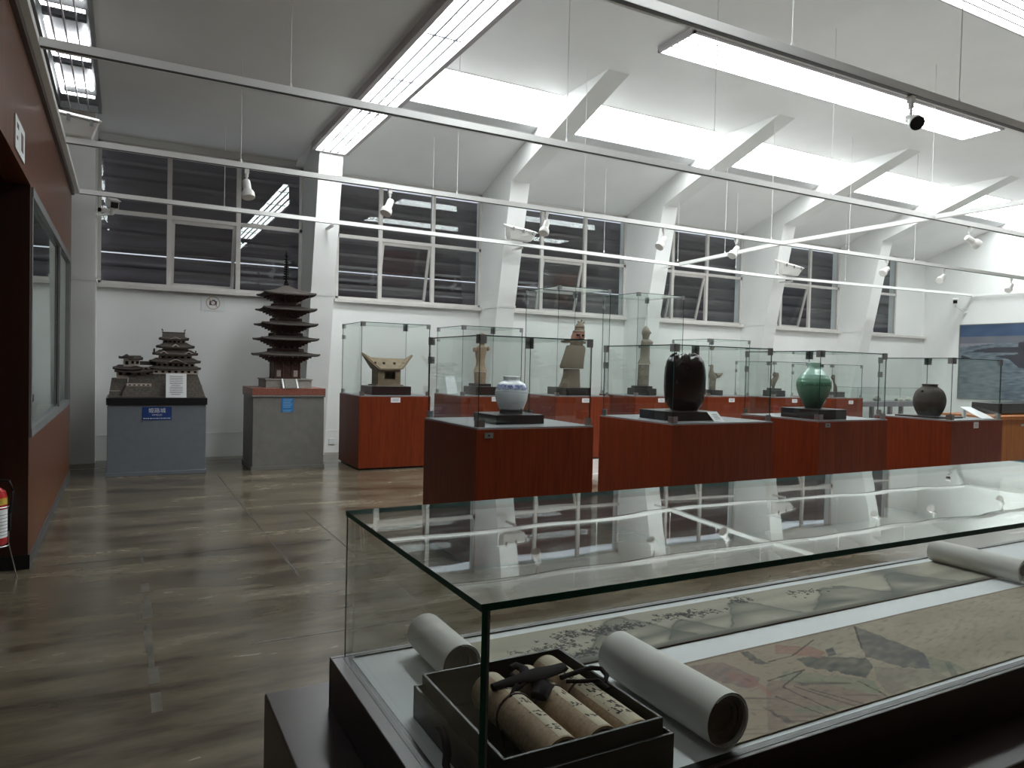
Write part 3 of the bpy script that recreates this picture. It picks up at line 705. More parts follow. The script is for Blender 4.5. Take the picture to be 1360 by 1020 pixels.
eL, eR = aty(505, 491, Yh - .03), aty(533.5, 491, Yh - .03)
rl, rr_ = aty(493, 476.5, Yh + .15), aty(538, 478.5, Yh + .15)
q = MB(); ym = Yh + .15; ye0, ye1 = Yh - .04, Yh + d + .06
def roofside(ye, th):
    top = [(tipL.x, ym, tipL.z), (rl.x, ym, rl.z), ((rl.x + rr_.x) / 2, ym, rl.z - .008), (rr_.x, ym, rr_.z), (tipR.x, ym, tipR.z)]
    bot = [(eL.x, ye, eL.z), (eL.x + .06, ye, eL.z), ((eL.x + eR.x) / 2, ye, eL.z), (eR.x - .06, ye, eR.z), (eR.x, ye, eR.z)]
    for k in range(4):
        a, b, c_, d_ = bot[k], bot[k + 1], top[k + 1], top[k]
        o = .022
        q.hexa([a, b, c_, d_] + [(p[0], p[1], p[2] + o) for p in (a, b, c_, d_)])
roofside(ye0, 1); roofside(ye1, 1)
for tip, e, s_ in ((tipL, eL, -1), (tipR, eR, 1)):       # flaring gable boards
    a = (e.x, ye0, e.z); b = (e.x, ye1, e.z); c_ = (tip.x, ym, tip.z)
    q.hexa([a, b, c_, c_] + [(p[0] + s_ * .025, p[1], p[2] + .012) for p in (a, b, c_, c_)])
q.build('roof', X['housey'], t)
for px, py in ((498, 482), (509.5, 482.5), (523.5, 483), (535.5, 483.5)):
    p = aty(px, py, Yh + .05); k = MB(); k.box(p.x - .012, p.y - .03, p.z - .015, p.x + .012, p.y + .06, p.z + .018); k.build('roof_peg', X['darkclay'], t)

def ell(cx, cy, z, rx, ry, n=24, ph=0.):
    return [(cx + rx * math.cos(2 * PI * i / n + ph), cy + ry * math.sin(2 * PI * i / n + ph), z) for i in range(n)]
def sil(rows, Y, depth=.85, n=24):
    """rows: (left px, right px, py) from the bottom up -> elliptical rings at depth Y"""
    R = []
    for a, b, y in rows:
        p = aty((a + b) / 2, y, Y); r = span(a, b, p); R.append(ell(p.x, Y, p.z, r, r * depth, n))
    return R
def span(a, b, p):                      # half width in metres of a round thing at p seen between columns a and b
    d = p - EYE; zc = d.dot(_f); return (b - a) / 2 * zc / FPX * zc / d.length

# --- tall pale figure
Y = 10.2
zt = stand('black stepped block under the tall pale clay figure', sx(615.5, 516, 10.45), 9.98, sx(659, 518, 9.98), 10.45, ZT + .001, .13, 2, .06)
b0 = aty(638, 507.5, Y)
t = thing('clay_figure', (b0.x, Y, zt), 'tall pale orange clay figure with stub arms and a flared skirt edge', 'clay figure', 'ancient clay figures')
q = MB(); R = sil([(630, 645.5, 508), (629.5, 646, 500), (629, 646.5, 494)], Y); dz = zt - R[0][0][2]
q.loft([[(x, y, z + dz) for x, y, z in R[0]]] + R[1:]); q.build('pedestal_base', X['clay2'], t, smooth=True)
q = MB(); q.loft(sil([(628.3, 647.3, 493.5), (629, 646.5, 491.5), (631.5, 645, 486), (632.5, 644, 480), (631, 645.5, 472), (631, 647, 465), (632, 647, 461.5), (636, 644, 459), (637, 643.5, 457)], Y, .75)); q.build('torso', X['clay2'], t, smooth=True)
q = MB(); q.loft(sil([(637, 643.5, 458), (635.5, 645, 453), (635, 645.5, 448), (636, 644.5, 444), (639, 642, 442.5)], Y, 1)); p = aty(644, 450, Y - .08); q.ball((p.x - .02, p.y, p.z), .018); q.build('head', X['clay2'], t, smooth=True)
for a, b_ in (((631.5, 462.5), (630.2, 467)), ((647, 461.5), (649, 465))):
    q = MB(); p, r = aty(*a, Y), aty(*b_, Y); q.tube([p, (p + r) / 2, r], [.035, .036, .028], 12); q.build('arm', X['clay2'], t, smooth=True)
p = aty(600.5, 526, 10.4)
q = MB(); q.hexa([(p.x - .085, 10.40, ZT + .002), (p.x + .095, 10.40, ZT + .002), (p.x + .095, 10.41, ZT + .002), (p.x - .085, 10.41, ZT + .002), (p.x - .095, 10.48, ZT + .28), (p.x + .07, 10.48, ZT + .28), (p.x + .07, 10.49, ZT + .28), (p.x - .095, 10.49, ZT + .28)])
tag(q.build('caption_card', X['card'], None, (p.x, 10.4, ZT)), 'white leaning card beside the tall pale clay figure', 'caption card', 'caption cards')

# --- warrior
Y = 10.25
zt = stand('black block under the red-faced clay warrior', sx(727, 516, 10.55), 9.95, sx(785, 518, 9.95), 10.55, ZT + .001, .125)
b0 = aty(757, 514, Y)
t = thing('clay_warrior', (b0.x, Y, zt), 'grey clay warrior with red face, cone hat and flaring armour', 'clay figure', 'ancient clay figures')
q = MB(); R = sil([(741, 771.5, 515), (744.5, 771, 506), (747, 771, 498), (747.5, 770.5, 490)], Y, .8); dz = zt - R[0][0][2]
q.loft([[(x, y, z + dz) for x, y, z in R[0]]] + R[1:]); q.build('skirt', X['clay'], t, smooth=True)
q = MB(); R = sil([(742.5, 777, 489.5), (741.5, 777, 486.5), (746, 778, 474), (749.5, 779.5, 463), (751, 778, 459.5), (757, 774, 458)], Y, .62); q.loft(R); q.build('armour', X['clay'], t, smooth=True, angle=45)
q = MB(); q.loft(sil([(757, 774.5, 459), (756.5, 775, 455), (757, 776, 451.5)], Y, .9)); 
for a, b_ in (((750, 452.5), (757, 455.5)), ((777.5, 453), (772, 456.5))):
    p, r = aty(*a, Y - .04), aty(*b_, Y - .04); q.box(p.x, Y - .06, p.z - .005, r.x, Y + .06, r.z)
q.build('neck_guard', X['clay'], t, smooth=True)
q = MB(); q.loft(sil([(757.5, 776.5, 451.8), (758.2, 777, 447), (760, 777, 442), (761, 776.5, 440.5)], Y, .9))
p = aty(771.5, 446, Y - .12); q.hexa([(p.x - .015, p.y - .02, p.z - .035), (p.x + .02, p.y - .02, p.z - .035), (p.x + .02, p.y + .06, p.z - .03), (p.x - .015, p.y + .06, p.z - .03), (p.x - .005, p.y + .01, p.z + .04), (p.x + .01, p.y + .01, p.z + .04), (p.x + .01, p.y + .05, p.z + .04), (p.x - .005, p.y + .05, p.z + .04)])
fo = q.build('face', X['face'], t, smooth=True)
for px, py in ((767.5, 444.8), (774, 445.5)):
    p = aty(px, py, Y - .105); q = MB(); q.ball((p.x, p.y, p.z), .026, 0, 10, 1.5, .6, .55); q.build('eye', X['dark'], fo)
p = aty(771.5, 450.6, Y - .11); q = MB(); q.ball((p.x, p.y, p.z), .028, 0, 10, 1.5, .6, .4); q.build('mouth', X['dark'], fo)
q = MB(); q.loft(sil([(759.5, 777.5, 440.8), (760.5, 777.3, 439.6), (762.5, 776.8, 438.6), (763.5, 776.6, 435), (763, 777, 434.2), (765, 775.5, 431), (767.5, 774.5, 428.6), (770, 772.5, 427.2)], Y, .9)); q.build('cone_hat', X['clay'], t, smooth=True)
for a, b_ in (((770.5, 429), (767.5, 427)), ((772, 428.5), (772.5, 424.5)), ((773.5, 429.5), (776.5, 427.5))):
    p, r = aty(*a, Y), aty(*b_, Y); q = MB(); q.tube([p, r], [.016, .011], 8); q.build('hat_prong', X['clay'], t, smooth=True)

# --- slender figure
Y = 10.25
zt = stand('black stepped block under the slender clay figure', sx(833, 518, 10.5), 9.98, sx(872, 520, 9.98), 10.5, ZT + .001, .12, 2, .05)
b0 = aty(853.5, 513, Y)
t = thing('clay_figure', (b0.x, Y, zt), 'slender grey clay figure with a pointed cap and beaked face on a column', 'clay figure', 'ancient clay figures')
q = MB(); R = sil([(845.5, 861.8, 513), (846.5, 862.5, 497), (847, 863, 484)], Y); dz = zt - R[0][0][2]
q.loft([[(x, y, z + dz) for x, y, z in R[0]]] + R[1:]); q.build('column_base', X['clay3'], t, smooth=True)
q = MB(); q.loft(sil([(846, 865, 483.3), (847, 864, 481), (849.5, 863, 476), (850, 863.5, 468), (850.5, 863.5, 460), (850.5, 864, 457)], Y, .85)); q.build('torso', X['clay3'], t, smooth=True)
q = MB(); q.loft(sil([(850.5, 867.5, 457.5), (850.3, 868.8, 454.5), (851, 867, 452.5), (854, 862, 450)], Y, .7)); q.build('collar', X['clay3'], t, smooth=True)
q = MB(); q.loft(sil([(853.5, 861.5, 451), (853, 863, 446), (852, 864, 443), (852.5, 863.5, 439), (854.5, 861.5, 435.5), (857, 858.5, 433)], Y, .95))
p, r = aty(862.5, 441.5, Y), aty(865, 442.5, Y); q.tube([p, r], [.03, .008], 8); q.build('head', X['clay3'], t, smooth=True)

# --- clay bird
Y = 10.2
zt = stand('black block under the clay bird', sx(936, 520, 10.4), 9.98, sx(960, 522, 9.98), 10.4, ZT + .001, .10)
b0 = aty(946, 516, Y)
t = thing('clay_bird', (b0.x, Y, zt), 'olive clay bird with a long tail perched on a column', 'clay figure', 'ancient clay figures')
q = MB(); R = sil([(941, 950.5, 517), (941, 951, 508), (941.5, 951.5, 502.5)], Y); dz = zt - R[0][0][2]
q.loft([[(x, y, z + dz) for x, y, z in R[0]]] + R[1:]); q.build('column_base', X['clay3'], t, smooth=True)
q = MB(); q.loft(sil([(941, 952, 503), (940, 952.5, 499.5), (941, 950, 496), (942, 947.5, 491), (942.5, 948, 487), (943, 947.5, 485), (944.5, 946.5, 484)], Y, .85))
p, r = aty(943.5, 486, Y), aty(941.2, 485.2, Y); q.tube([p, r], [.018, .006], 8); q.build('body', X['clay3'], t, smooth=True)
p, r = aty(950, 499, Y), aty(959.5, 496, Y); q = MB(); q.tube([p, (p + r) / 2 + Vector((0, 0, -.015)), r], [.055, .045, .012], 12); q.build('tail', X['clay3'], t, smooth=True)

# --- twisting figure and thin idol
Y = 10.2
zt = stand('dark block under the small twisting clay figure', sx(1013, 522, 10.35), 9.98, sx(1043, 524, 9.98), 10.35, ZT - .019, .12, 2, .05)
t = thing('clay_figure', (sx(1027, 516, Y), Y, zt), 'small twisting brown clay figure with a round head', 'clay figure', 'ancient clay figures')
q = MB(); R = sil([(1024, 1029.5, 517), (1024.5, 1029, 514), (1022.5, 1031, 509), (1023, 1033, 505), (1026.5, 1035, 501), (1027.5, 1035, 497), (1030, 1034, 495)], Y, .8); dz = zt - R[0][0][2]
q.loft([[(x, y, z + dz) for x, y, z in R[0]]] + R[1:]); q.build('body', X['clay'], t, smooth=True)
p = aty(1029, 497.5, Y - .05); q = MB(); q.ball(tuple(p), .045, sz=1.1); q.build('head', X['clay'], t, smooth=True)
zt = stand('dark block under the thin clay idol', sx(1106, 526, 9.98), 9.98, sx(1122, 526, 9.98), 10.4, ZT - .029, .11)
t = thing('clay_figure', (sx(1110, 518, Y), Y, zt), 'thin dark clay idol with a broad head, partly behind the green vase', 'clay figure', 'ancient clay figures')
q = MB(); R = sil([(1106, 1113, 520), (1106.5, 1112, 513), (1106, 1109.5, 508), (1105, 1109.5, 504)], Y, .7); dz = zt - R[0][0][2]
q.loft([[(x, y, z + dz) for x, y, z in R[0]]] + R[1:]); q.build('body', X['clay'], t, smooth=True)
q = MB(); q.loft(sil([(1105, 1109.5, 504.5), (1103, 1109.5, 502), (1103.5, 1109.8, 499.5), (1105, 1108.5, 497.8)], Y, .8)); q.build('head', X['clay'], t, smooth=True)

# --- porcelain vase
def painted(ob, fn):
    me = ob.data; ca = me.color_attributes.new('paint', 'FLOAT_COLOR', 'POINT')
    for i, v in enumerate(me.vertices): ca.data[i].color = (*fn(v.co), 1)
def spin_px(rows, Y, zbase, n=64, sub=4):
    """(half-width px, py) rows bottom-up about a px centre -> finely subdivided lathe profile in metres"""
    P = []
    for cx, hw, y in rows:
        p = aty(cx, y, Y); P.append((span(cx - hw, cx + hw, p), p.z))
    dz = zbase - P[0][1]; P = [(r, z + dz) for r, z in P]
    out = []
    for k in range(len(P) - 1):
        p0, p1, p2, p3 = P[max(k - 1, 0)], P[k], P[k + 1], P[min(k + 2, len(P) - 1)]
        for j in range(sub):
            u = j / sub
            cr = lambda a, b, c_, d_: .5 * (2 * b + (c_ - a) * u + (2 * a - 5 * b + 4 * c_ - d_) * u * u + (3 * b - a - 3 * c_ + d_) * u ** 3)
            out.append((cr(p0[0], p1[0], p2[0], p3[0]), cr(p0[1], p1[1], p2[1], p3[1])))
    out.append(P[-1]); return out
Y = 5.17
zt = stand('black block under the porcelain vase', 2.545, 4.965, 2.975, 5.38, 1.041, .072)
ax, ay = sx(679, 540, Y), Y
t = thing('porcelain_vase', (ax, ay, zt), 'blue and white porcelain vase with a painted mountain band', 'vase', 'vases and jars in the showcases')
pf = spin_px([(679, 15.8, 551), (679, 15.5, 549), (679.5, 17.5, 542), (679.5, 20.5, 534), (679.5, 21.8, 526), (679.5, 21.6, 521), (679.5, 20.3, 516), (679.5, 17, 511), (679.5, 12.6, 508.8), (679.5, 11.2, 507.4), (679.5, 11.0, 505.5), (679.5, 11.6, 503.2)], Y, zt, sub=6)
zr = pf[-1][1]; rr_ = pf[-1][0]
pf2 = pf + [(rr_ * 1.02, zr + .006), (rr_ * .95, zr + .008), (rr_ * .86, zr), (rr_ * .8, zr - .03), (rr_ * 1.3, zr - .08)]
q = MB(); q.lathe(pf2, ax, ay, 96, cap1=False)
vo = q.build('vessel', X['vase'], t, smooth=True, angle=60)
H = zr - zt
def porcelain(co):
    h = co.z / H; a = math.atan2(co.y, co.x)
    w = (.70, .75, .77); nz = noise.noise((a * 3, h * 9, .3)); n2 = noise.noise((a * 9, h * 22, 4))
    c = Vector(w)
    ridge = .80 + .075 * noise.noise((a * 2.2, 1, 0)) + .03 * noise.noise((a * 7, 2, 0))
    low = .66 + .03 * noise.noise((a * 2, 5, 0))
    if low < h < ridge:
        k = .55 + .35 * (h - low) / (ridge - low) + .5 * n2
        c = c.lerp(Vector((.035, .07, .26)), max(0, min(.95, k)))
    s_ = abs(h - .60 - .02 * math.sin(a * 2)) ; c = c.lerp(Vector((.08, .11, .20)), max(0, .8 - s_ * 40) * (.5 + .5 * nz + .2))
    s_ = abs(h - .30 - .03 * math.sin(a + 2)); c = c.lerp(Vector((.10, .13, .19)), max(0, .6 - s_ * 25) * max(0, .3 + nz * 1.5))
    b = .12 + .05 * noise.noise((a * 3, 9, 0)); c = c.lerp(Vector((.025, .032, .04)), .93 if h < b else 0)
    return tuple(c)
painted(vo, porcelain)
# --- black jar
Y = 5.18
zt = stand('broad black block under the glossy black jar', 4.295, 4.945, 4.83, 5.42, 1.041, .082)
ax = sx(909.5, 520, Y)
t = thing('black_jar', (ax, Y, zt), 'glossy black faceted jar with a crumpled shining top', 'jar', 'vases and jars in the showcases')
P = []
for a, b, y in [(891, 926, 544), (886, 931, 538), (882.5, 935, 529), (881, 937.5, 515), (881, 938.3, 500), (882.5, 937.5, 489), (885.5, 935.5, 480), (890, 932, 474), (896, 927, 471)]:
    p = aty((a + b) / 2, y, Y); P.append((p.x, span(a, b, p), p.z))
dz = zt - P[0][2]; n = 64; R = []
for k, (cx, r, z) in enumerate(P):
    ring = []
    for i in range(n):
        a = 2 * PI * i / n; ee = .72
        c_, s_ = math.cos(a), math.sin(a)
        f = 1 / (abs(c_) ** 3 + abs(s_) ** 3) ** (1 / 3)
        f = 1 + (f - 1) * .55 + .05 * noise.noise((c_ * 2.4, s_ * 2.4, z * 4.2))
        ring.append((cx + r * f * c_ * .96, Y + r * f * s_ * .9, z + dz * (1 - k / len(P)) + (.03 * noise.noise((c_ * 2.5, s_ * 2.5, 7)) if k >= 7 else 0)))
    R.append(ring)
for k, (f, dzz) in enumerate(((.8, -.004), (.6, -.03), (.35, -.015), (.05, -.03))):
    cx = P[-1][0]
    R.append([(cx + (x - cx) * f, Y + (y - Y) * f, z + dzz + .05 * noise.noise((x * 16, y * 16, k * 3.3))) for x, y, z in R[8]])
q = MB(); q.loft(R[:7]); q.loft(R[6:], cap0=False); q.build('vessel', X['lacquer'], t, smooth=True, angle=50)
p = aty(945, 559, 4.86)
q = MB(); cx = sx(949, 560, 4.86)
q.hexa([(cx - .02, 4.84, 1.042), (cx + .10, 4.84, 1.042), (cx + .10, 4.846, 1.042), (cx - .02, 4.846, 1.042), (cx - .055, 4.90, 1.125), (cx + .065, 4.90, 1.125), (cx + .065, 4.906, 1.125), (cx - .055, 4.906, 1.125)])
for k in range(4):
    u = .25 + k * .15; q.hexa([(cx - .035 * u + .01, 4.839 + .06 * u, 1.042 + .083 * u), (cx + .07 - .035 * u, 4.839 + .06 * u, 1.042 + .083 * u), (cx + .07 - .035 * u, 4.845 + .06 * u, 1.042 + .083 * u), (cx - .035 * u + .01, 4.845 + .06 * u, 1.042 + .083 * u)] + [(cx - .035 * u + .01, 4.840 + .06 * u, 1.046 + .083 * u), (cx + .07 - .035 * u, 4.840 + .06 * u, 1.046 + .083 * u), (cx + .07 - .035 * u, 4.846 + .06 * u, 1.046 + .083 * u), (cx - .035 * u + .01, 4.846 + .06 * u, 1.046 + .083 * u)], 1)
tag(q.build('caption_card', [X['card'], X['ink']], None, (cx, 4.85, 1.042)), 'white caption card leaning against the block of the black jar', 'caption card', 'caption cards')
# --- green vase
Y = 5.05
zt = stand('black block under the green glazed vase', 6.02, 4.80, 6.43, 5.27, 1.041, .098)
ax = sx(1080.5, 520, Y)
t = thing('green_vase', (ax, Y, zt), 'green glazed vase, pale at the neck and dark below', 'vase', 'vases and jars in the showcases')
pf = spin_px([(1080.5, 11, 541), (1080.5, 12.5, 538), (1080.5, 17.5, 529), (1080.5, 21.5, 520), (1080.5, 23.8, 510.5), (1080.5, 22.6, 504), (1080.5, 18.4, 497.5), (1080.5, 13.0, 492), (1080.5, 9.6, 488.5), (1080.5, 8.6, 485.5), (1080.5, 9.2, 482.5)], Y, zt, sub=8)
rr_, zr = pf[-1]
pf = [(r * (1 + (.010 * math.sin((z - zt) * 170) if .45 < (z - zt) / (zr - zt) < .8 else 0)), z) for r, z in pf]
pf += [(rr_ * 1.05, zr + .012), (rr_ * .98, zr + .016), (rr_ * .9, zr + .004), (rr_ * .88, zr - .05)]
q = MB(); q.lathe(pf, ax, Y, 72, cap1=False); go = q.build('vessel', X['green'], t, smooth=True, angle=60)
H2 = zr - zt
def gl(co):
    h = co.z / H2; a = math.atan2(co.y, co.x); n = noise.noise((a * 3, h * 8, 2))
    lo, mid, hi = Vector((.022, .055, .040)), Vector((.10, .245, .155)), Vector((.40, .60, .52))
    c = lo.lerp(mid, max(0, min(1, (h + .05 * n) / .6))) if h < .62 else mid.lerp(hi, min(1, (h - .62) / .22))
    if abs(h - .53 - .008 * math.sin(a * 11)) < .014: c = c * .45
    return tuple(c)
painted(go, gl)
# --- brown jar
Y = 4.86
zt = stand('thin black board under the round brown jar', 7.68, 4.62, 8.13, 5.12, 1.041, .018)
ax = sx(1234.5, 530, Y)
t = thing('brown_jar', (ax, Y, zt), 'round dark brown clay jar with a short collar', 'jar', 'vases and jars in the showcases')
pf = spin_px([(1235, 14, 550.5), (1235, 16, 549), (1235, 20.5, 541), (1235, 22.6, 532), (1235, 21.3, 523.5), (1235, 17.5, 517), (1235, 12, 513.2), (1235, 10.4, 512), (1235, 10.6, 510.3)], Y, zt, sub=6)
rr_, zr = pf[-1]; pf += [(rr_ * 1.08, zr + .006), (rr_ * 1.0, zr + .012), (rr_ * .9, zr + .008), (rr_ * .85, zr - .03)]
q = MB(); q.lathe(pf, ax, Y, 64, cap1=False); q.lathe([(rr_ * .86, zr - .028), (.001, zr - .03)], ax, Y, 24); q.build('vessel', X['darkclay'], t, smooth=True, angle=60)
p = aty(1225, 519.5, Y - .2); q = MB(); q.ball((p.x, p.y, p.z), .012); q.build('lug', X['dark'], t, smooth=True)
# sloping white strip beside the brown jar
b1, b2, f2, f1 = aty(1275, 541, 4.80), aty(1289, 541, 4.70), aty(1320, 557, 4.455), aty(1304, 557, 4.455)
q = MB(); zf = 1.043; q.hexa([(f1.x, f1.y, zf), (f2.x, f2.y, zf), (b2.x, b2.y, b2.z), (b1.x, b1.y, b1.z)] + [(f1.x, f1.y, zf + .006), (f2.x, f2.y, zf + .006), (b2.x, b2.y, b2.z + .006), (b1.x, b1.y, b1.z + .006)])
q.box(b1.x - .01, b1.y - .05, 1.041, b1.x + .04, b1.y - .03, b1.z - .012)
tag(q.build('caption_card', X['card'], None, (f1.x, 4.8, 1.042)), 'long white strip sloping up beside the round brown jar', 'caption card', 'caption cards')

# ------------------------------------------------------------------ castle model on its blue grey plinth
t = thing('castle_plinth', (.39, 10.7, 0), 'blue-grey plinth with a black top carrying the castle model', 'plinth')
q = MB(); q.box(-.172, 10.20, .05, .958, 11.05, .895); q.box(-.185, 10.187, 0, .971, 11.06, .05); q.build('body', X['bluegrey'], t, bevel=.004)
q = MB(); q.box(-.185, 10.18, .895, .971, 11.07, .985); q.build('black_top', X['black'], t, bevel=.004)
s0, s1 = aty(189, 540.5, 10.198), aty(228, 557.5, 10.198)
t = thing('castle_sign', ((s0.x + s1.x) / 2, 10.196, s1.z), 'blue sign with white Japanese lettering on the castle plinth', 'sign')
q = MB(); q.box(s0.x, 10.194, s1.z, s1.x, 10.199, s0.z); q.build('sign_board', X['blue'], t)
cx = (s0.x + s1.x) / 2; h = s0.z - s1.z
text('lettering', '姫路城', (cx, 10.193, s1.z + h * .70), h * .40, X['signwhite'], t)
text('lettering', 'HIMEJI-JO', (cx, 10.193, s1.z + h * .385), h * .17, X['signwhite'], t)
q = MB(); xx = s0.x + .012
while xx < s1.x - .02:
    w = random.choice((.012, .02, .028)); q.box(xx, 10.1932, s1.z + h * .10, min(xx + w, s1.x - .01), 10.194, s1.z + h * .155); xx += w + .007
q.build('small_print', X['signwhite'], t)

def hip(mb, cx, cy, z, hx, hy, ix, iy, rise, th=.014, flare=.02, m=0, n=10):
    """curved hipped roof ring: eave half sizes hx, hy, upper half sizes ix, iy"""
    R = []
    for u in [k / 5 for k in range(6)]:
        zz = z + th + rise * (u ** 1.5); a, b = hx + (ix - hx) * u, hy + (iy - hy) * u
        ring = []
        for sgn, ax_ in ((0, 0), (1, 1), (2, 0), (3, 1)):
            for j in range(n):
                w = -1 + 2 * j / n
                x, y = {0: (w, -1), 1: (1, w), 2: (-w, 1), 3: (-1, -w)}[sgn]
                up = flare * (abs(w) ** 4) * (1 - u)
                ring.append((cx + x * a, cy + y * b, zz + up))
        R.append(ring)
    base = [(x, y, zz - th) for x, y, zz in R[0]]
    inner = [(cx + (x - cx) * .8, cy + (y - cy) * .8, z - th * .2) for x, y, zz in R[0]]
    mb.loft([inner, base] + R, m)
def gable(mb, cx, y, z, w, h, d, m=0, curved=False):
    pts = [(cx - w, z), (cx + w, z)]
    if curved:
        up = [(cx - w + 2 * w * k / 12, z + h * (.5 - .5 * math.cos(2 * PI * k / 12)) + .008) for k in range(13)]
        pts = [(cx - w, z)] + [(cx + w, z)] + up[::-1]
    else: pts = [(cx - w, z), (cx + w, z), (cx, z + h)]
    mb.prism(pts, 'y', y, y + d, m)
def arcband(mb, cx, y, z, w, h, d, th, m):
    up = [(cx - w + 2 * w * k / 12, z + h * (.5 - .5 * math.cos(2 * PI * k / 12))) for k in range(13)]
    mb.prism(up + [(a, b + th) for a, b in up[::-1]], 'y', y, y + d, m)
t = thing('castle_model', (.39, 10.6, .985), 'brown model of a tiered castle keep with a smaller turret', 'castle model')
cy = 10.62; kx = .605
q = MB(); q.box(-.165, 10.26, .985, .955, 10.98, 1.0)
q.taper(.34, 10.32, .955, 10.95, 1.0, .345, 10.40, .865, 10.86, 1.285)
q.taper(-.02, 10.29, .40, 10.85, 1.0, .03, 10.34, .35, 10.80, 1.125)
q.taper(.05, 10.36, .36, 10.80, 1.125, .07, 10.40, .36, 10.78, 1.27)
q.taper(-.16, 10.33, .05, 10.85, 1.0, -.13, 10.40, .05, 10.80, 1.22)
q.taper(.86, 10.5, .955, 10.9, 1.0, .88, 10.52, .93, 10.88, 1.14)
q.build('stone_base', X['stone'], t)
q = MB(); q.box(.035, 10.335, 1.125, .318, 10.355, 1.16)
for k in range(5): q.box(.06 + k * .052, 10.333, 1.135, .085 + k * .052, 10.336, 1.148, 1)
q.box(-.15, 10.35, 1.045, -.03, 10.36, 1.07)
q.build('terrace_wall', [X['plaster'], X['dark']], t)
def storey(x0, x1, y0, y1, z0, z1, nw, wz=.5, name='storey_wall'):
    mb = MB(); mb.box(x0, y0, z0, x1, y1, z1)
    for k in range(nw):
        xx = x0 + (x1 - x0) * (k + .5) / nw; w = min(.018, (x1 - x0) / nw * .28); h_ = (z1 - z0) * .22; zc = z0 + (z1 - z0) * wz
        mb.box(xx - w, y0 - .002, zc - h_, xx + w, y0 + .004, zc + h_, 1)
        for s_ in (x0, x1): pass
    for k in range(3):
        yy = y0 + (y1 - y0) * (k + .5) / 3
        mb.box(x0 - .002, yy - .016, z0 + (z1 - z0) * .3, x0 + .004, yy + .016, z0 + (z1 - z0) * .7, 1)
    mb.build(name, [X['plaster'], X['dark']], t)
storey(.335, .875, 10.39, 10.87, 1.285, 1.345, 7)
q = MB(); hip(q, kx, cy + .01, 1.343, .30, .27, .25, .22, .035); q.build('roof', X['thatch'], t)
storey(.375, .835, 10.42, 10.83, 1.375, 1.435, 7)
q = MB(); hip(q, kx - .003, cy + .005, 1.432, .30, .26, .22, .19, .05); gable(q, kx, 10.38, 1.435, .135, .045, .14, 0, True); q.build('roof', X['thatch'], t)
q = MB(); gable(q, kx, 10.375, 1.415, .11, .032, .01, 1, True); arcband(q, kx, 10.365, 1.425, .13, .045, .015, .010, 0); q.build('curved_gable', [X['plaster'], X['jamb']], t)
storey(.415, .80, 10.46, 10.79, 1.475, 1.53, 5)
q = MB(); hip(q, kx, cy, 1.533, .265, .235, .185, .15, .055); q.box(.345, 10.60, 1.56, .365, 10.62, 1.615); q.box(.85, 10.60, 1.56, .865, 10.62, 1.60); q.build('roof', X['thatch'], t)
for gx in (.46, .76):
    q = MB(); gable(q, gx, 10.40, 1.553, .055, .035, .12, 0); gable(q, gx, 10.397, 1.553, .035, .02, .004, 1); q.build('gable', [X['plaster'], X['dark']], t)
storey(.455, .76, 10.50, 10.74, 1.58, 1.625, 1, .2)
q = MB(); hip(q, kx, cy, 1.628, .225, .20, .13, .11, .062); q.build('roof', X['thatch'], t)
q = MB(); gable(q, kx - .005, 10.43, 1.642, .055, .04, .10, 0); gable(q, kx - .005, 10.427, 1.642, .03, .022, .004, 1); q.build('gable', [X['plaster'], X['dark']], t)
storey(.462, .722, 10.52, 10.72, 1.685, 1.735, 5)
q = MB(); hip(q, .588, cy, 1.733, .175, .16, .135, .07, .03); q.prism([(10.52, 1.76), (10.72, 1.76), (10.62, 1.832)], 'x', .45, .72); q.box(.445, 10.61, 1.826, .725, 10.63, 1.84); q.build('roof', X['thatch'], t)
q = MB(); arcband(q, .60, 10.455, 1.742, .062, .024, .02, .008, 0); q.build('curved_gable', X['plaster'], t)
for fx, s_ in ((.452, 1), (.718, -1)):
    q = MB(); q.tube([(fx, 10.62, 1.838), (fx + .004 * s_, 10.62, 1.858), (fx - .006 * s_, 10.62, 1.872), (fx - .014 * s_, 10.62, 1.880)], [.010, .008, .006, .003], 8); q.build('roof_fish', X['thatch'], t)
# smaller turret and the gallery between
storey(-.075, .10, 10.42, 10.74, 1.218, 1.335, 2, .6)
storey(.02, .33, 10.42, 10.76, 1.26, 1.305, 3)
q = MB(); hip(q, .05, 10.58, 1.335, .17, .24, .11, .15, .045); hip(q, .12, 10.56, 1.30, .22, .22, .17, .16, .03); q.build('roof', X['thatch'], t)
storey(.03, .30, 10.44, 10.72, 1.33, 1.372, 3)
q = MB(); q.prism([(10.40, 1.395), (10.72, 1.395), (10.60, 1.445), (10.52, 1.445)], 'x', .15, .40); q.build('gallery_roof', X['thatch'], t)
storey(.00, .075, 10.40, 10.70, 1.37, 1.47, 1); storey(.075, .185, 10.38, 10.68, 1.385, 1.468, 2)
q = MB(); hip(q, .135, 10.53, 1.462, .085, .18, .06, .05, .04); hip(q, .03, 10.53, 1.475, .085, .16, .02, .12, .012); q.prism([(-.045, 1.485), (.105, 1.485), (.035, 1.535)], 'y', 10.37, 10.68); q.build('roof', X['thatch'], t)
q = MB(); arcband(q, .13, 10.36, 1.372, .06, .016, .015, .007, 0); q.build('curved_gable', X['plaster'], t)
l0, l1 = aty(220.5, 496, 10.25), aty(247.5, 527.5, 10.25)
q = MB(); q.hexa([(l0.x, 10.235, .987), (l1.x, 10.235, .987), (l1.x, 10.239, .987), (l0.x, 10.239, .987), (l0.x, 10.275, l0.z), (l1.x, 10.275, l0.z), (l1.x, 10.279, l0.z), (l0.x, 10.279, l0.z)])
hh = l0.z - .987
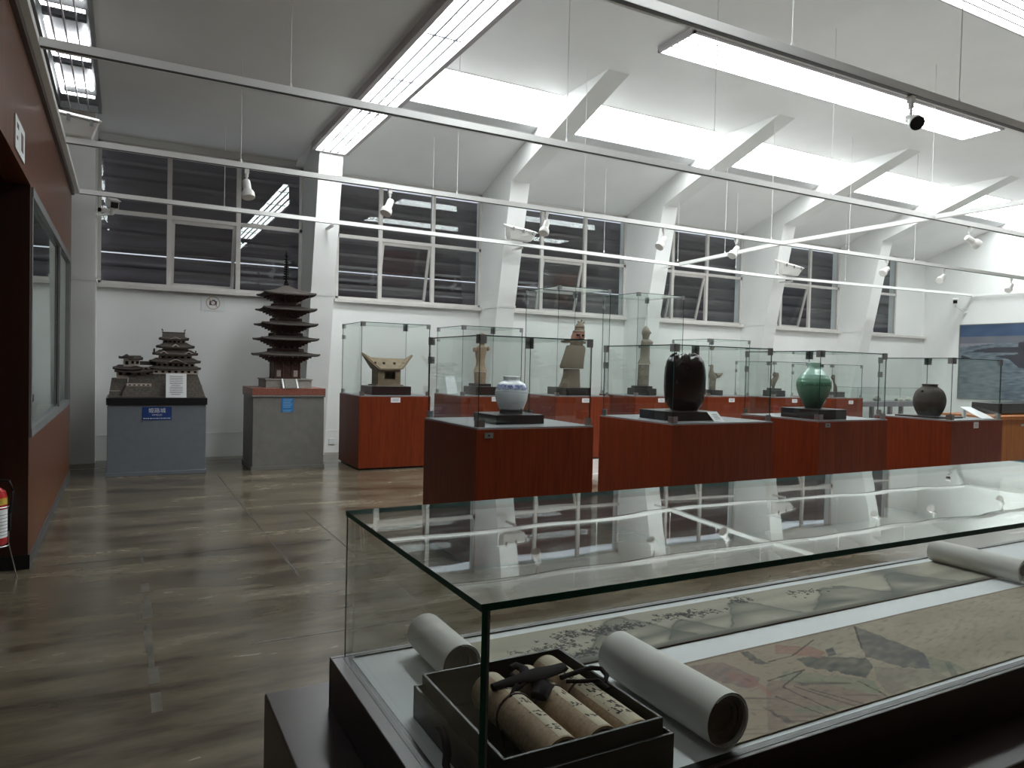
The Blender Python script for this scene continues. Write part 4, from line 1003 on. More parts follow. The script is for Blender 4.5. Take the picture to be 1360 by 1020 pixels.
for k in range(11):
    u = .12 + k * .075; w0, w1 = (.18, .82) if k > 9 or k % 5 else (.25, .7)
    yb = 10.234 + .04 * u
    q.box(l0.x + (l1.x - l0.x) * w0, yb - .0008, .987 + hh * u, l0.x + (l1.x - l0.x) * w1, yb, .987 + hh * (u + .022), 1)
tag(q.build('leaflet', [X['card'], X['ink']], None, (l0.x, 10.24, .987)), 'white printed leaflet leaning on the castle model', 'leaflet')

# ------------------------------------------------------------------ pagoda model on its grey plinth
t = thing('pagoda_plinth', (2.02, 10.7, 0), 'grey concrete plinth with a red granite edge carrying the pagoda', 'plinth')
q = MB(); q.box(1.545, 10.22, .05, 2.50, 11.1, .995); q.box(1.53, 10.205, 0, 2.515, 11.1, .05); q.box(1.53, 10.205, .995, 2.515, 11.1, 1.02); q.build('body', X['concrete'], t, bevel=.003)
q = MB(); q.box(1.53, 10.205, 1.02, 2.515, 11.1, 1.115); q.build('granite_slab', X['granite'], t, bevel=.003)
a0, a1 = aty(374, 528.5, 10.214), aty(390, 547, 10.214)
t = thing('blue_card', ((a0.x + a1.x) / 2, 10.214, a1.z), 'light blue text card on the front of the pagoda plinth', 'card')
q = MB(); q.box(a0.x, 10.214, a1.z, a1.x, 10.218, a0.z); q.build('card_sheet', X['lblue'], t)
q = MB()
for k in range(9):
    if k == 6: continue
    zz = a0.z - .018 - k * .022; q.box(a0.x + .022, 10.2134, zz - .004, a1.x - .022 - .01 * (k % 3), 10.2139, zz + .004)
q.build('printed_lines', X['lbtext'], t)
t = thing('pagoda_model', (2.03, 10.66, 1.115), 'dark brown five-storey pagoda model with a ringed spire', 'pagoda model')
pcx, pcy = 2.035, 10.64
q = MB(); q.box(pcx - .31, pcy - .31, 1.115, pcx + .31, pcy + .31, 1.225); q.box(pcx - .325, pcy - .325, 1.225, pcx + .325, pcy + .325, 1.24); q.build('podium', X['pstone'], t, bevel=.002)
q = MB()
for k in range(4): q.box(pcx - .075, pcy - .325 - .03 * (4 - k), 1.115, pcx + .075, pcy - .325 - .03 * (3 - k), 1.115 + .03 * (k + 1))
for s_ in (-1, 1): q.hexa([(pcx + s_ * .085, pcy - .45, 1.115), (pcx + s_ * .105, pcy - .45, 1.115), (pcx + s_ * .105, pcy - .325, 1.115), (pcx + s_ * .085, pcy - .325, 1.115), (pcx + s_ * .085, pcy - .45, 1.125), (pcx + s_ * .105, pcy - .45, 1.125), (pcx + s_ * .105, pcy - .325, 1.245), (pcx + s_ * .085, pcy - .325, 1.245)], 1)
q.build('steps', [X['pstone'], X['signwhite']], t)
EZ = [1.572, 1.792, 2.000, 2.212, 2.425]; EH = [.405, .392, .378, .364, .352]; BH = [.17, .155, .142, .13, .118]
for i in range(5):
    z = EZ[i]; hw = BH[i]; zb = 1.24 if i == 0 else EZ[i - 1] + .055
    q = MB(); q.box(pcx - hw, pcy - hw, zb, pcx + hw, pcy + hw, z - .04)
    if i == 0:
        for x in (-.17, -.062, .062, .17):
            for y in (-.17, .17): q.lathe([(.012, zb), (.012, z - .06)], pcx + x, pcy + y, 10)
        for s_ in (-1, 1): q.box(pcx + s_ * .115 - .028, pcy - hw - .003, zb + .03, pcx + s_ * .115 + .028, pcy - hw + .003, zb + .12, 1)
        q.box(pcx - hw - .015, pcy - hw - .015, zb, pcx + hw + .015, pcy + hw + .015, zb + .018)
        q.box(pcx - hw - .012, pcy - hw - .012, zb + .15, pcx + hw + .012, pcy + hw + .012, zb + .165)
    else:
        e = hw + .055
        q.box(pcx - e, pcy - e, zb - .012, pcx + e, pcy + e, zb); 
        for a in range(-3, 4):
            for s_ in (-1, 1):
                q.box(pcx + a * e / 3 - .005, pcy + s_ * (e - .006) - .005, zb, pcx + a * e / 3 + .005, pcy + s_ * (e - .006) + .005, zb + .035)
                q.box(pcx + s_ * (e - .006) - .005, pcy + a * e / 3 - .005, zb, pcx + s_ * (e - .006) + .005, pcy + a * e / 3 + .005, zb + .035)
        for s_ in (-1, 1):
            q.box(pcx - e, pcy + s_ * (e - .006) - .005, zb + .03, pcx + e, pcy + s_ * (e - .006) + .005, zb + .04)
            q.box(pcx + s_ * (e - .006) - .005, pcy - e, zb + .03, pcx + s_ * (e - .006) + .005, pcy + e, zb + .04)
    q.build('storey_wall', [X['timber'], X['plaster']], t)
    q = MB(); L_ = 5                                   # stepped brackets under the eave
    for k in range(L_):
        e = hw + .02 + (EH[i] * .76 - hw) * k / (L_ - 1); z0 = z - .10 + .085 * k / (L_ - 1)
        for s_ in (-1, 1):
            for j in range(-4, 5):
                x = j / 4 * e
                q.box(pcx + x - .011, pcy + s_ * e - .013, z0, pcx + x + .011, pcy + s_ * e + .013, z0 + .030)
                q.box(pcx + s_ * e - .013, pcy + x - .011, z0, pcx + s_ * e + .013, pcy + x + .011, z0 + .030)
        q.box(pcx - e, pcy - e, z0 + .016, pcx + e, pcy + e, z0 + .030)
    if i in (0, 1, 2):
        for x in (-.085, 0, .085): q.lathe([(.035, z - .125), (.028, z - .10), (.012, z - .085)], pcx + x, pcy - hw - .01, 10, 1)
    q.build('bracket_tier', [X['timber'], X['thatch']], t)
    q = MB(); top = i == 4
    hip(q, pcx, pcy, z - .012, EH[i], EH[i], .02 if top else BH[min(i + 1, 4)] + .05, .02 if top else BH[min(i + 1, 4)] + .05, .14 if top else .052, .016, .022, 0, 14)
    q.build('roof', X['thatch'], t)
q = MB(); zs_ = 2.575; q.box(pcx - .03, pcy - .03, zs_ - .02, pcx + .03, pcy + .03, zs_ + .02)
pr_ = [(.024, zs_ + .02), (.028, zs_ + .05), (.012, zs_ + .06)]
for k in range(9): zz = zs_ + .075 + k * .034; pr_ += [(.011, zz), (.042 - k * .0018, zz + .003), (.042 - k * .0018, zz + .017), (.011, zz + .018)]
pr_ += [(.012, zs_ + .40), (.026, zs_ + .415), (.014, zs_ + .44), (.006, zs_ + .475)]
q.lathe(pr_, pcx, pcy, 14); q.build('spire', X['dark'], t, smooth=True, angle=30)

# wall socket
t = tag(MB().box(2.985, WY - .014, .135, 3.09, WY - .002, .235).build('wall_socket', X['signwhite'], None, (3.03, WY - .01, .135), bevel=.004), 'white blank socket plate low on the wall by the clay house case', 'wall socket')

# ------------------------------------------------------------------ mural on the end wall
m0 = atx(1276, 432, RX - .03); MY1, MZ1, MY0, MZ0 = m0.y, 2.80, 3.2, .95
def inpoly(x, y, P):
    r = False; n = len(P); j = n - 1
    for i in range(n):
        if (P[i][1] > y) != (P[j][1] > y) and x < (P[j][0] - P[i][0]) * (y - P[i][1]) / (P[j][1] - P[i][1]) + P[i][0]: r = not r
        j = i
    return r
def M(px, py): p = atx(px, py, RX - .03); return (p.y, p.z)
LAND = [[M(*p) for p in g] for g in (
    [(1289, 467.3), (1300, 464), (1320, 461.5), (1345, 461), (1360, 461), (1380, 461), (1380, 469), (1350, 468.5), (1318, 468.5)],
    [(1320, 473), (1340, 471), (1352, 470.5), (1352, 456), (1357, 454), (1375, 452), (1400, 470), (1400, 492), (1362, 490.5), (1352, 488), (1346, 482), (1340, 477)],
    [(1276, 472), (1282, 473), (1291, 476.5), (1276, 477)])]
def mural(y, z):
    n = noise.noise((y * 3, z * 6, 1)); n2 = noise.noise((y * 5, z * 22, 3)); n3 = noise.noise((y * 1.2, z * 1.8, 8))
    if any(inpoly(y, z, L_) for L_ in LAND): return (.050 + .01 * n, .052 + .01 * n, .063 + .012 * n)
    if z > MZ1 - .30: return (.055 + .015 * n, .092 + .02 * n, .16 + .03 * n)
    if z > MZ1 - .46: return (.14 + .02 * n, .15 + .02 * n, .175 + .02 * n)
    if z > 2.28 + .08 * math.sin(y * 1.5): return (.225 + .02 * n, .23 + .02 * n, .255 + .02 * n)
    k = max(0, min(1, .5 + .9 * n2 + .5 * n3))
    return (.075 + .105 * k, .105 + .115 * k, .125 + .12 * k)
NY, NZ = 260, 110
q = MB()
for j in range(NZ + 1):
    for i in range(NY + 1): q.v.append((RX - .035, MY0 + (MY1 - MY0) * i / NY, MZ0 + (MZ1 - MZ0) * j / NZ))
for j in range(NZ):
    for i in range(NY): k = j * (NY + 1) + i; q.f.append([k, k + NY + 1, k + NY + 2, k + 1]); q.m.append(0)
t = thing('mural', (RX - .03, (MY0 + MY1) / 2, MZ0), 'large coastal seascape mural in blue and grey on the end wall', 'mural')
mo = q.build('picture_surface', X['mural'], t, norm=False)
ca = mo.data.color_attributes.new('paint', 'FLOAT_COLOR', 'POINT')
flat = []
for v in q.v: flat += [*mural(v[1], v[2]), 1]
ca.data.foreach_set('color', flat)
q = MB(); q.box(RX - .034, MY0, MZ0, RX - .004, MY1, MZ1); q.box(RX - .045, MY1, MZ0 - .02, RX - .004, MY1 + .02, MZ1 + .02); q.box(RX - .045, MY0, MZ1, RX - .004, MY1, MZ1 + .02); q.box(RX - .045, MY0, MZ0 - .02, RX - .004, MY1, MZ0); q.build('mural_backing', X['alum'], t)

# ------------------------------------------------------------------ orange cabinet, black case and the far table showcase
Yo = 5.9
ox = sx(1326, 560, Yo); zo = sz(1345, 553.0, Yo)
t = thing('wooden_cabinet', (ox + 1, Yo + .4, 0), 'orange wood cabinet right of the round brown jar case', 'cabinet')
q = MB(); q.box(ox, Yo + .03, .06, ox + 2.6, Yo + .85, zo - .055); q.box(ox + .05, Yo + .08, 0, ox + 2.55, Yo + .8, .06, 1); q.build('body', [X['orange'], X['black']], t)
q = MB(); q.box(ox - .03, Yo, zo - .055, ox + 2.63, Yo + .88, zo); q.build('top_board', X['orange'], t, bevel=.004)
p = aty(1358, 564.5, Yo + .03); q = MB(); q.box(p.x - .05, Yo + .022, p.z - .015, p.x + .05, Yo + .03, p.z + .015); q.build('latch', X['metal'], t)
bx = sx(1330, 545, Yo + .3); z1 = sz(1345, 535.5, Yo + .3)
q = MB(); q.box(bx, Yo + .3, zo + .001, bx + 1.6, Yo + .75, z1); o = q.build('black_case', X['screen'], None, (bx + .8, Yo + .5, zo), bevel=.008)
tag(o, 'flat black glossy case lying on the orange wood cabinet', 'case')

Yt = 10.85; tx0 = sx(1139, 533, Yt); tx1 = sx(1229, 533, Yt); tz = sz(1160, 534, Yt); tg = sz(1160, 515, Yt); ty1 = Yt + .66
t = thing('table_showcase', ((tx0 + tx1) / 2, Yt + .33, 0), 'low glass table showcase on grey legs near the end wall', 'table showcase')
q = MB(); q.box(tx0, Yt, tz - .11, tx1, ty1, tz); q.build('table_tray', X['greyt'], t)
for lx in (tx0 + .05, (tx0 + tx1) / 2, tx1 - .13):
    for ly in (Yt + .05, ty1 - .13): q = MB(); q.box(lx, ly, 0, lx + .08, ly + .08, tz - .11); q.build('leg', X['greyt'], t)
g = .006
for p, ax_ in (((tx0, Yt, tz, tx1, Yt + g, tg), 1), ((tx0, ty1 - g, tz, tx1, ty1, tg), 1), ((tx0, Yt + g, tz, tx0 + g, ty1 - g, tg), 0), ((tx1 - g, Yt + g, tz, tx1, ty1 - g, tg), 0), ((tx0, Yt, tg, tx1, ty1, tg + g), 2)):
    mb = MB(); mb.box(*p); o = mb.build('glass_pane', [X['cglass'], X['gedge']], t, norm=False)
    for f in o.data.polygons:
        if abs(f.normal[ax_]) < .5: f.material_index = 1
def lump(label, px, py, Y, s, mt, seed, cat='ornament'):
    p = aty(px, py, Y); q = MB(); R = []
    for k in range(7):
        v = k / 6; r = s * (.25 + .75 * math.sin(PI * (.15 + .8 * v)))
        R.append([(p.x + r * (1.2 + .5 * noise.noise((math.cos(a) * 2, math.sin(a) * 2, seed + v * 3))) * math.cos(a), Y + r * .8 * math.sin(a) * (1 + .3 * noise.noise((a, seed, v))), tz + .003 + v * s * 1.3) for a in [2 * PI * i / 18 for i in range(18)]])
    q.loft(R); o = q.build('pottery_piece', mt, None, (p.x, Y, tz), smooth=True); tag(o, label, cat, 'pottery pieces in the table showcase')
lump('grey pottery piece alone in the left of the glass table', 1165, 530, Yt + .33, .09, X['concrete'], 1)
lump('small dark pottery piece beside the ivory piece in the glass table', 1190.5, 530, Yt + .36, .045, X['clay'], 3)
lump('ivory and brown pottery piece in the middle of the glass table', 1197, 530, Yt + .28, .06, X['whitedish'], 5)
lump('pale ivory pottery piece beside the round brown jar outline', 1206, 530, Yt + .33, .075, X['whitedish'], 9)

# ------------------------------------------------------------------ foreground scroll case
ZD, ZG = .80, 1.149
gx0, gy0, gy1, gx1 = .468, .945, 1.672, 4.2
t = thing('scroll_case', (2.3, 1.3, 0), 'long dark wood table case with a thick glass top in the foreground', 'display case')
q = MB(); q.box(.311, .81, .08, 4.36, 1.817, .684); q.build('bench', X['bench'], t, bevel=.004)
q = MB(); q.box(.36, .86, 0, 4.3, 1.77, .08); q.build('plinth', X['black'], t)
q = MB(); fx0, fx1, fy0, fy1 = .436, 4.24, .930, 1.690
q.box(fx0, fy0, .684, fx1, gy0 - .004, ZD - .001); q.box(fx0, gy1 + .004, .684, fx1, fy1, ZD); q.box(fx0, gy0 - .004, .684, gx0 - .004, gy1 + .004, ZD); q.box(gx1 + .004, gy0 - .004, .684, fx1, gy1 + .004, ZD)
q.build('wood_frame', X['bench'], t, bevel=.002)
q = MB(); q.box(gx0 - .004, gy0 - .004, .684, gx1 + .004, gy1 + .004, ZD - .0008); q.build('gap_lining', X['black'], t)
q = MB(); q.box(gx0 + .014, gy0 + .011, ZD - .0008, gx1 - .014, gy1 - .014, ZD); q.build('lined_deck', X['deck'], t)
g = .010
def tpane(p, flat, nm='glass_pane', clear=False):
    mb = MB(); mb.box(*p); o = mb.build(nm, [X['wglass'] if nm == 'glass_top' else X['tglass'], X['tglass'] if clear else X['gedge2'], X['black']], t, norm=False)
    for f in o.data.polygons:
        if abs(f.normal[flat]) < .5 and not (flat == 0 and f.normal.y > .5): f.material_index = 2 if flat != 2 and f.normal.z < -.5 else 1
zb = ZD - .0003
tpane((gx0, gy0, zb, gx0 + g, gy1, ZG - .012), 0); tpane((gx1 - g, gy0, zb, gx1, gy1, ZG - .012), 0)
tpane((gx0 + g + .004, gy0 + .001, zb, gx1 - g, gy0 + .001 + g, ZG - .012), 1); tpane((gx0 + g, gy1 - g, zb, gx1 - g, gy1, ZG - .012), 1, clear=True)
tpane((gx0 - .003, gy0 - .003, ZG - .0115, gx1 + .003, gy1 + .003, ZG), 2, 'glass_top')
q = MB(); q.box(gx0 + g + .001, gy0, zb, gx0 + g + .004, gy0 + g, ZG - .012); q.box(gx0 - .0005, gy1, ZD, gx0 + .0025, gy1 + .0015, ZG - .012); q.box(gx0 + .02, gy1 - g - .004, ZD, gx1 - .02, gy1 - g - .0005, ZD + .004, 1); q.build('seal_strip', [X['alum'], X['black']], t)

# scrolls
def painting(name, x0, x1, y0, y1, nx, ny, fn, parent, z=.8022, stamps=()):
    q = MB()
    def zz(x, y): return z + .0016 * (1 + noise.noise((x * 4, y * 9, 2)))
    for j in range(ny + 1):
        for i in range(nx + 1):
            x, y = x0 + (x1 - x0) * i / nx, y0 + (y1 - y0) * j / ny; q.v.append((x, y, zz(x, y)))
    nt = len(q.v); W = nx + 1
    for j in range(ny):
        for i in range(nx): k = j * W + i; q.f.append([k, k + 1, k + W + 1, k + W]); q.m.append(0)
    q.v += [(x0, y0, .8006), (x1, y0, .8006), (x1, y1, .8006), (x0, y1, .8006)]
    q.f.append([nt, nt + 3, nt + 2, nt + 1]); q.m.append(0)
    o = q.build(name, X['paint'], parent, norm=False)
    ca = o.data.color_attributes.new('paint', 'FLOAT_COLOR', 'POINT'); fl_ = []
    for v in q.v: fl_ += [*fn(v[0], v[1]), 1]
    for tx, ty, hh, k in stamps:                 # small ink tree: a trunk stroke and slanting branch strokes
        rs = random.Random(tx * 991 + ty)
        for b in range(5):
            ax_, ay_ = tx + rs.uniform(-.5, .5) * hh, ty + rs.uniform(-.6, .8) * hh; L_ = hh * rs.uniform(.5, 1.1); dx, dy = rs.choice(((.25, 1), (1, .25), (1, -.3), (.8, .5)))
            for u in range(8):
                x, y = ax_ + dx * L_ * u / 7, ay_ + dy * L_ * u / 7
                i, j = round((x - x0) / (x1 - x0) * nx), round((y - y0) / (y1 - y0) * ny)
                if 0 <= i <= nx and 0 <= j <= ny:
                    p = (j * W + i) * 4
                    for c_ in range(3): fl_[p + c_] = fl_[p + c_] * (1 - k) + .035 * k
    ca.data.foreach_set('color', fl_); return o
def spiral_roll(nm, cx, y0, y1, r, zc, parent, turns=2.0, th=.0022, shrink=.35, hand=1, start=-PI / 2, mats=None):
    # wound paper: outer wrap plus inner winding set back from the end
    q = MB(); n = int(36 * turns); outer = []; inner = []
    for k in range(n + 1):
        a = start + hand * 2 * PI * turns * k / n; rr = r * (1 - shrink * k / n)
        outer.append((cx + rr * math.cos(a), zc + rr * math.sin(a))); inner.append((cx + (rr - th) * math.cos(a), zc + (rr - th) * math.sin(a)))
    q.prism(outer + inner[::-1], 'y', y0, y1)
    o = q.build(nm, mats or X['paper'], parent, smooth=True, angle=50)
    q = MB(); n = 40; rc = r * (1 - shrink) - th * 2
    for k, (ra, rb, dd) in enumerate(((rc, rc * .80, .006), (rc * .80, rc * .6, .012), (rc * .6, .003, .018))):
        q.loft([[(cx + rr * math.cos(2 * PI * i / n), y0 + d_, zc + rr * math.sin(2 * PI * i / n)) for i in range(n)] for rr, d_ in ((ra, dd), (rb, dd + .001))], 0, False, k == 2)
    q.loft([[(cx + rc * math.cos(2 * PI * i / n), yy, zc + rc * math.sin(2 * PI * i / n)) for i in range(n)] for yy in (y0 + .006, y1 - .004)], 0, False, True)
    q.build('rolled_core', X['rollend'], o, smooth=True, angle=50)
    return o
def px2(poly, z=.803): return [(atz(a, b, z).x, atz(a, b, z).y) for a, b in poly]
def mixc(a, b, k): k = max(0, min(1, k)); return tuple(x + (y - x) * k for x, y in zip(a, b))
FX0, FX1, FY0, FY1 = .665, 2.70, 1.392, 1.620
PEAKS = [(1.18, .16, .95), (1.36, .10, .55), (1.62, .13, .8), (2.02, .20, .7), (2.35, .16, .8), (.86, .12, .35)]
TREES = []
rs = random.Random(3)
for cx_, cy_, nn, sp in ((.80, 1.44, 40, .05), (.94, 1.50, 46, .05), (1.06, 1.56, 60, .06), (1.17, 1.545, 60, .05), (1.40, 1.555, 50, .05), (1.47, 1.54, 30, .035), (1.66, 1.58, 26, .03), (.99, 1.44, 40, .05), (1.90, 1.55, 26, .06)):
    for _ in range(nn): TREES.append((cx_ + rs.gauss(0, sp), cy_ + rs.gauss(0, .014), rs.uniform(.006, .013), rs.uniform(.35, .8)))
def farpaint(x, y):
    v = (y - FY0) / (FY1 - FY0)
    c = (.345, .33, .27); n = noise.noise((x * 5, y * 12, 0)); n2 = noise.noise((x * 16, y * 40, 5)); n3 = noise.noise((x * 60, y * 60, 9))
    c = mixc(c, (.41, .38, .30), .5 + n)
    for px_, w, h in PEAKS:
        d = abs(x - px_ - .05 * (v - .5)) / w
        top = h * math.exp(-d * d * 1.6) * (1 + .12 * n2)
        if abs(v - top - .02) < .022 and top > .12: c = mixc(c, (.06, .065, .06), .55)
        if v < top + .15:
            k = (v - top + .55) * 1.8                     # wash darkest along the ridge, fading downwards
            c = mixc(c, (.085, .095, .082), max(0, min(1, k)) * (.9 if v < top else max(0, .75 - (v - top) * 7)) * (.65 + .5 * n))
    band = .30 + .16 * math.sin(x * 5.2) + .08 * n
    c = mixc(c, (.11, .12, .105), max(0, .8 - abs(v - band) * 4.5) * (.75 + n))
    c = mixc(c, (.13, .14, .125), max(0, .5 - abs(v - .75 - .12 * math.sin(x * 3.1 + 1)) * 4) * max(0, .4 + 1.4 * n))
    if x > 2.0: c = mixc(c, (.10, .11, .105), max(0, noise.noise((x * 4, y * 10 + x * 3, 12)) * 1.6))
    if v < .035: c = mixc(c, (.12, .085, .065), .8)
    return tuple(max(0, q_ * (1 + .05 * n3)) for q_ in c)
t = thing('hand_scroll', (1.6, 1.5, .80), 'unrolled ink landscape handscroll along the back of the foreground case', 'handscroll', 'unrolled handscrolls in the foreground case')
painting('painted_paper', FX0, FX1, FY0, FY1, 720, 84, farpaint, t, stamps=TREES)
spiral_roll('paper_roll', .650, 1.405, 1.622, .047, .849, t, 1.5, th=.0014, shrink=.09)
spiral_roll('paper_roll', 2.70, 1.31, 1.625, .042, .8440, t, 2.2, hand=-1)
NX0, NX1, NY0, NY1 = .99, 3.3, .966, 1.295
POLY = [(px2(p), c, k) for p, c, k in (
    ([(1133, 831), (1226, 867), (1240, 889), (1196, 886), (1150, 873), (1139, 850)], (.135, .128, .118), .85),
    ([(1206, 868), (1226, 866), (1240, 890), (1222, 886)], (.11, .108, .115), .8),
    ([(1057, 875), (1085, 872), (1150, 874), (1160, 886), (1150, 901), (1118, 893), (1072, 887)], (.085, .09, .08), .75),
    ([(1030, 856), (1080, 860), (1096, 866), (1090, 874), (1030, 868)], (.30, .155, .115), .7),
    ([(1096, 862), (1106, 860), (1111, 869), (1100, 872)], (.085, .08, .08), .8),
    ([(1040, 892), (1062, 893), (1160, 903), (1172, 922), (1105, 912), (1036, 905)], (.225, .235, .165), .8),
    ([(1018, 905), (1040, 903), (1110, 912), (1178, 925), (1090, 950), (1020, 975)], (.225, .165, .135), .6),
    ([(1055, 940), (1100, 938), (1135, 940), (1080, 948), (1056, 946)], (.20, .215, .155), .75),
    ([(1230, 872), (1262, 879), (1288, 893), (1238, 894)], (.215, .225, .165), .75),
    ([(1254, 880), (1262, 880), (1274, 898), (1264, 899)], (.13, .14, .12), .7),
    ([(1160, 886), (1240, 890), (1260, 900), (1180, 922), (1165, 905)], (.21, .19, .155), .6),
    ([(915, 884), (960, 880), (1010, 902), (1000, 915), (950, 905)], (.185, .13, .125), .6),
    ([(960, 893), (1000, 898), (1010, 910), (1000, 915), (975, 905)], (.29, .14, .12), .5),
    ([(983, 866), (992, 865), (1012, 878), (1024, 883), (1008, 884), (995, 877)], (.105, .098, .09), .8),
    ([(1002, 904), (1025, 920), (1024, 925), (1006, 915)], (.30, .14, .115), .5),
    ([(1012, 938), (1055, 958), (1060, 962), (1045, 962)], (.10, .08, .075), .7),
    ([(1060, 906), (1080, 907), (1080, 911), (1064, 911)], (.12, .11, .10), .7),
)]
LINES = [px2(p) for p in ([(1020, 905), (1068, 890), (1040, 912)], [(1040, 913), (1110, 945)], [(1055, 912), (1135, 938)], [(1075, 915), (1150, 936)], [(1030, 925), (1100, 952)], [(1140, 905), (1170, 920), (1178, 925)], [(1020, 880), (1052, 872), (1080, 850)], [(1135, 832), (1145, 862)])]
def dseg(x, y, a, b):
    dx, dy = b[0] - a[0], b[1] - a[1]; L2 = dx * dx + dy * dy or 1
    u = max(0, min(1, ((x - a[0]) * dx + (y - a[1]) * dy) / L2)); return math.hypot(x - a[0] - u * dx, y - a[1] - u * dy)
def nearpaint(x, y):
    n = noise.noise((x * 6, y * 10, 3)); n2 = noise.noise((x * 18 + y * 20, y * 60 - x * 20, 5)); n3 = noise.noise((x * 70, y * 70, 2))
    c = mixc((.315, .270, .20), (.365, .325, .245), .5 + n)
    if x < 1.55: c = mixc(c, (.27, .19, .145), .35 + .5 * n)
    else: c = mixc(c, (.21, .205, .165), max(0, n2) * .8 + max(0, noise.noise((x * 3, y * 6, 40))) * .5)
    if x < 1.9:
        for P_, col, k in POLY:
            if inpoly(x + .004 * n3 + .007 * n2, y + .003 * n3 + .005 * n2, P_): c = mixc(c, col, k * (1.05 + .5 * n2))
        for P_ in LINES:
            for a, b in zip(P_[:-1], P_[1:]):
                if dseg(x, y, a, b) < .0022: c = mixc(c, (.055, .045, .04), .8)
        if 1.02 < x < 1.45 and y < 1.10: c = mixc(c, (.12, .085, .075), max(0, noise.noise((x * 10 + y * 8, y * 90 + x * 45, 7)) - .12) * 1.6)
    h1 = noise.noise((x * 22 + y * 16, y * 130 - x * 30, 21)); h2 = noise.noise((x * 55, y * 55, 33))
    c = mixc(c, (.15, .14, .115), max(0, h1 - .18) * (.9 if x > 1.45 else .6)); c = mixc(c, (.10, .085, .075), max(0, h2 - .32) * (1.2 if x < 1.5 else .5))
    if y > NY1 - .006: c = mixc(c, (.14, .10, .08), .6)
    return tuple(max(.01, q_ * (1 + .06 * n3)) for q_ in c)
t = thing('hand_scroll', (2.0, 1.1, .80), 'unrolled coloured landscape handscroll with a thick white roll, along the front of the foreground case', 'handscroll', 'unrolled handscrolls in the foreground case')
painting('painted_paper', NX0, NX1, NY0, NY1, 640, 110, nearpaint, t)
spiral_roll('paper_roll', .985, .960, 1.300, .0535, .8562, t, 1.6, th=.0014, shrink=.11)

# black box holding small scrolls
t = thing('scroll_box', (.683, 1.14, .8005), 'black lacquer box holding tied scrolls in the foreground case', 'box')
ox0, ox1, oy0, oy1, oz = .511, .856, .958, 1.329, .8635
ix0, ix1, iy0, iy1, iz = .524, .842, .972, 1.318, .888
q = MB(); w = .006
q.box(ox0, oy0, .8005, ox1, oy1, .806)
q.box(ox0, oy0, .806, ox1, oy0 + w, oz); q.box(ox0, oy1 - w, .806, ox1, oy1, oz); q.box(ox0, oy0 + w, .806, ox0 + w, oy1 - w, oz); q.box(ox1 - w, oy0 + w, .806, ox1, oy1 - w, oz)
q.build('outer_tray', X['boxblack'], t, bevel=.001)
q = MB()
q.box(ix0, iy0, .8062, ix1, iy0 + w, iz); q.box(ix0, iy1 - w, .8062, ix1, iy1, iz); q.box(ix0, iy0 + w, .8062, ix0 + w, iy1 - w, iz); q.box(ix1 - w, iy0 + w, .8062, ix1, iy1 - w, iz)
q.box(ix0 + w, iy0 + w, .8062, ix1 - w, iy1 - w, .812)
q.build('inner_tray', X['boxblack'], t, bevel=.001)
def small_scroll(label, cx, y0, y1, r, zc, titled, ang=.0):
    t = thing('tied_scroll', (cx, (y0 + y1) / 2, zc - r), label, 'scroll', 'tied scrolls in the black box')
    n = 28
    def P(a, y, rr): return (cx + rr * math.cos(a) + (y - (y0 + y1) / 2) * ang, y, zc + rr * math.sin(a))
    q = MB(); q.loft([[P(2 * PI * i / n, y, r) for i in range(n)] for y in (y0, y1)], 0, False, False)
    for y, s_ in ((y0, 1), (y1, -1)):
        q.loft([[P(2 * PI * i / n, y + s_ * d_, r * k) for i in range(n)] for k, d_ in ((1, 0), (.86, 0), (.84, .006))], 0, False, False)
    o = q.build('scroll_cover', X['brocade'], t, smooth=True, angle=50)
    q = MB(); q.loft([[P(2 * PI * i / n, y, r * .845) for i in range(n)] for y in (y0 + .006, y1 - .006)]); q.build('scroll_end', X['rollend'], o, smooth=True, angle=50)
    q = MB(); a0, a1 = (1.05, 1.75) if titled < 2 else (.9, 2.2)
    for k in range(6):
        A, B = a0 + (a1 - a0) * k / 6, a0 + (a1 - a0) * (k + 1) / 6
        q.poly([P(A, y0 + .004, r * 1.012), P(B, y0 + .004, r * 1.012), P(B, y1 - .004, r * 1.012), P(A, y1 - .004, r * 1.012)])
    so = q.build('title_slip', X['slip'], t, smooth=True, norm=False)
    q = MB(); rs = random.Random(int(cx * 1000)); cnt = 9 if titled == 2 else 7
    for k in range(cnt):
        yc = y0 + .035 + (y1 - y0 - .12) * k / (cnt - 1)
        if titled < 2 and k % 2: continue
        am = (a0 + a1) / 2 + .05
        for s_ in range(rs.randint(5, 8)):
            da, dy = rs.uniform(-.24, .24) * (1.4 if titled == 2 else .8), rs.uniform(-.009, .009)
            l, w_ = rs.uniform(.006, .012), .0017
            if rs.random() < .5: pts = [(am + da - .2 * l / .009, yc + dy), (am + da + .2 * l / .009, yc + dy + .002)]; 
            else: pts = [(am + da, yc + dy - l / 2), (am + da + .05, yc + dy + l / 2)]
            (A, ya), (B, yb) = pts; nx_, ny_ = (0, w_) if abs(A - B) > .08 else (w_ / r, 0)
            q.poly([P(A - nx_, ya - ny_, r * 1.022), P(A + nx_, ya + ny_, r * 1.022), P(B + nx_, yb + ny_, r * 1.022), P(B - nx_, yb - ny_, r * 1.022)])
    q.build('brush_title', X['brush'], so, norm=False)
    q = MB(); yy = y0 + (y1 - y0) * (.60 if titled != 2 else .55)
    for d_ in (0,): q.tube([P(2 * PI * i / 20, yy + .004 * math.sin(2 * PI * i / 20), r * 1.02) for i in range(21)], .0026, 8)
    q.build('tie_cord', X['cord2'], t, smooth=True)
    return t
X['cord2'] = mat('plum_silk_cord', (.055, .022, .030), .7, var=.3, vscale=60)
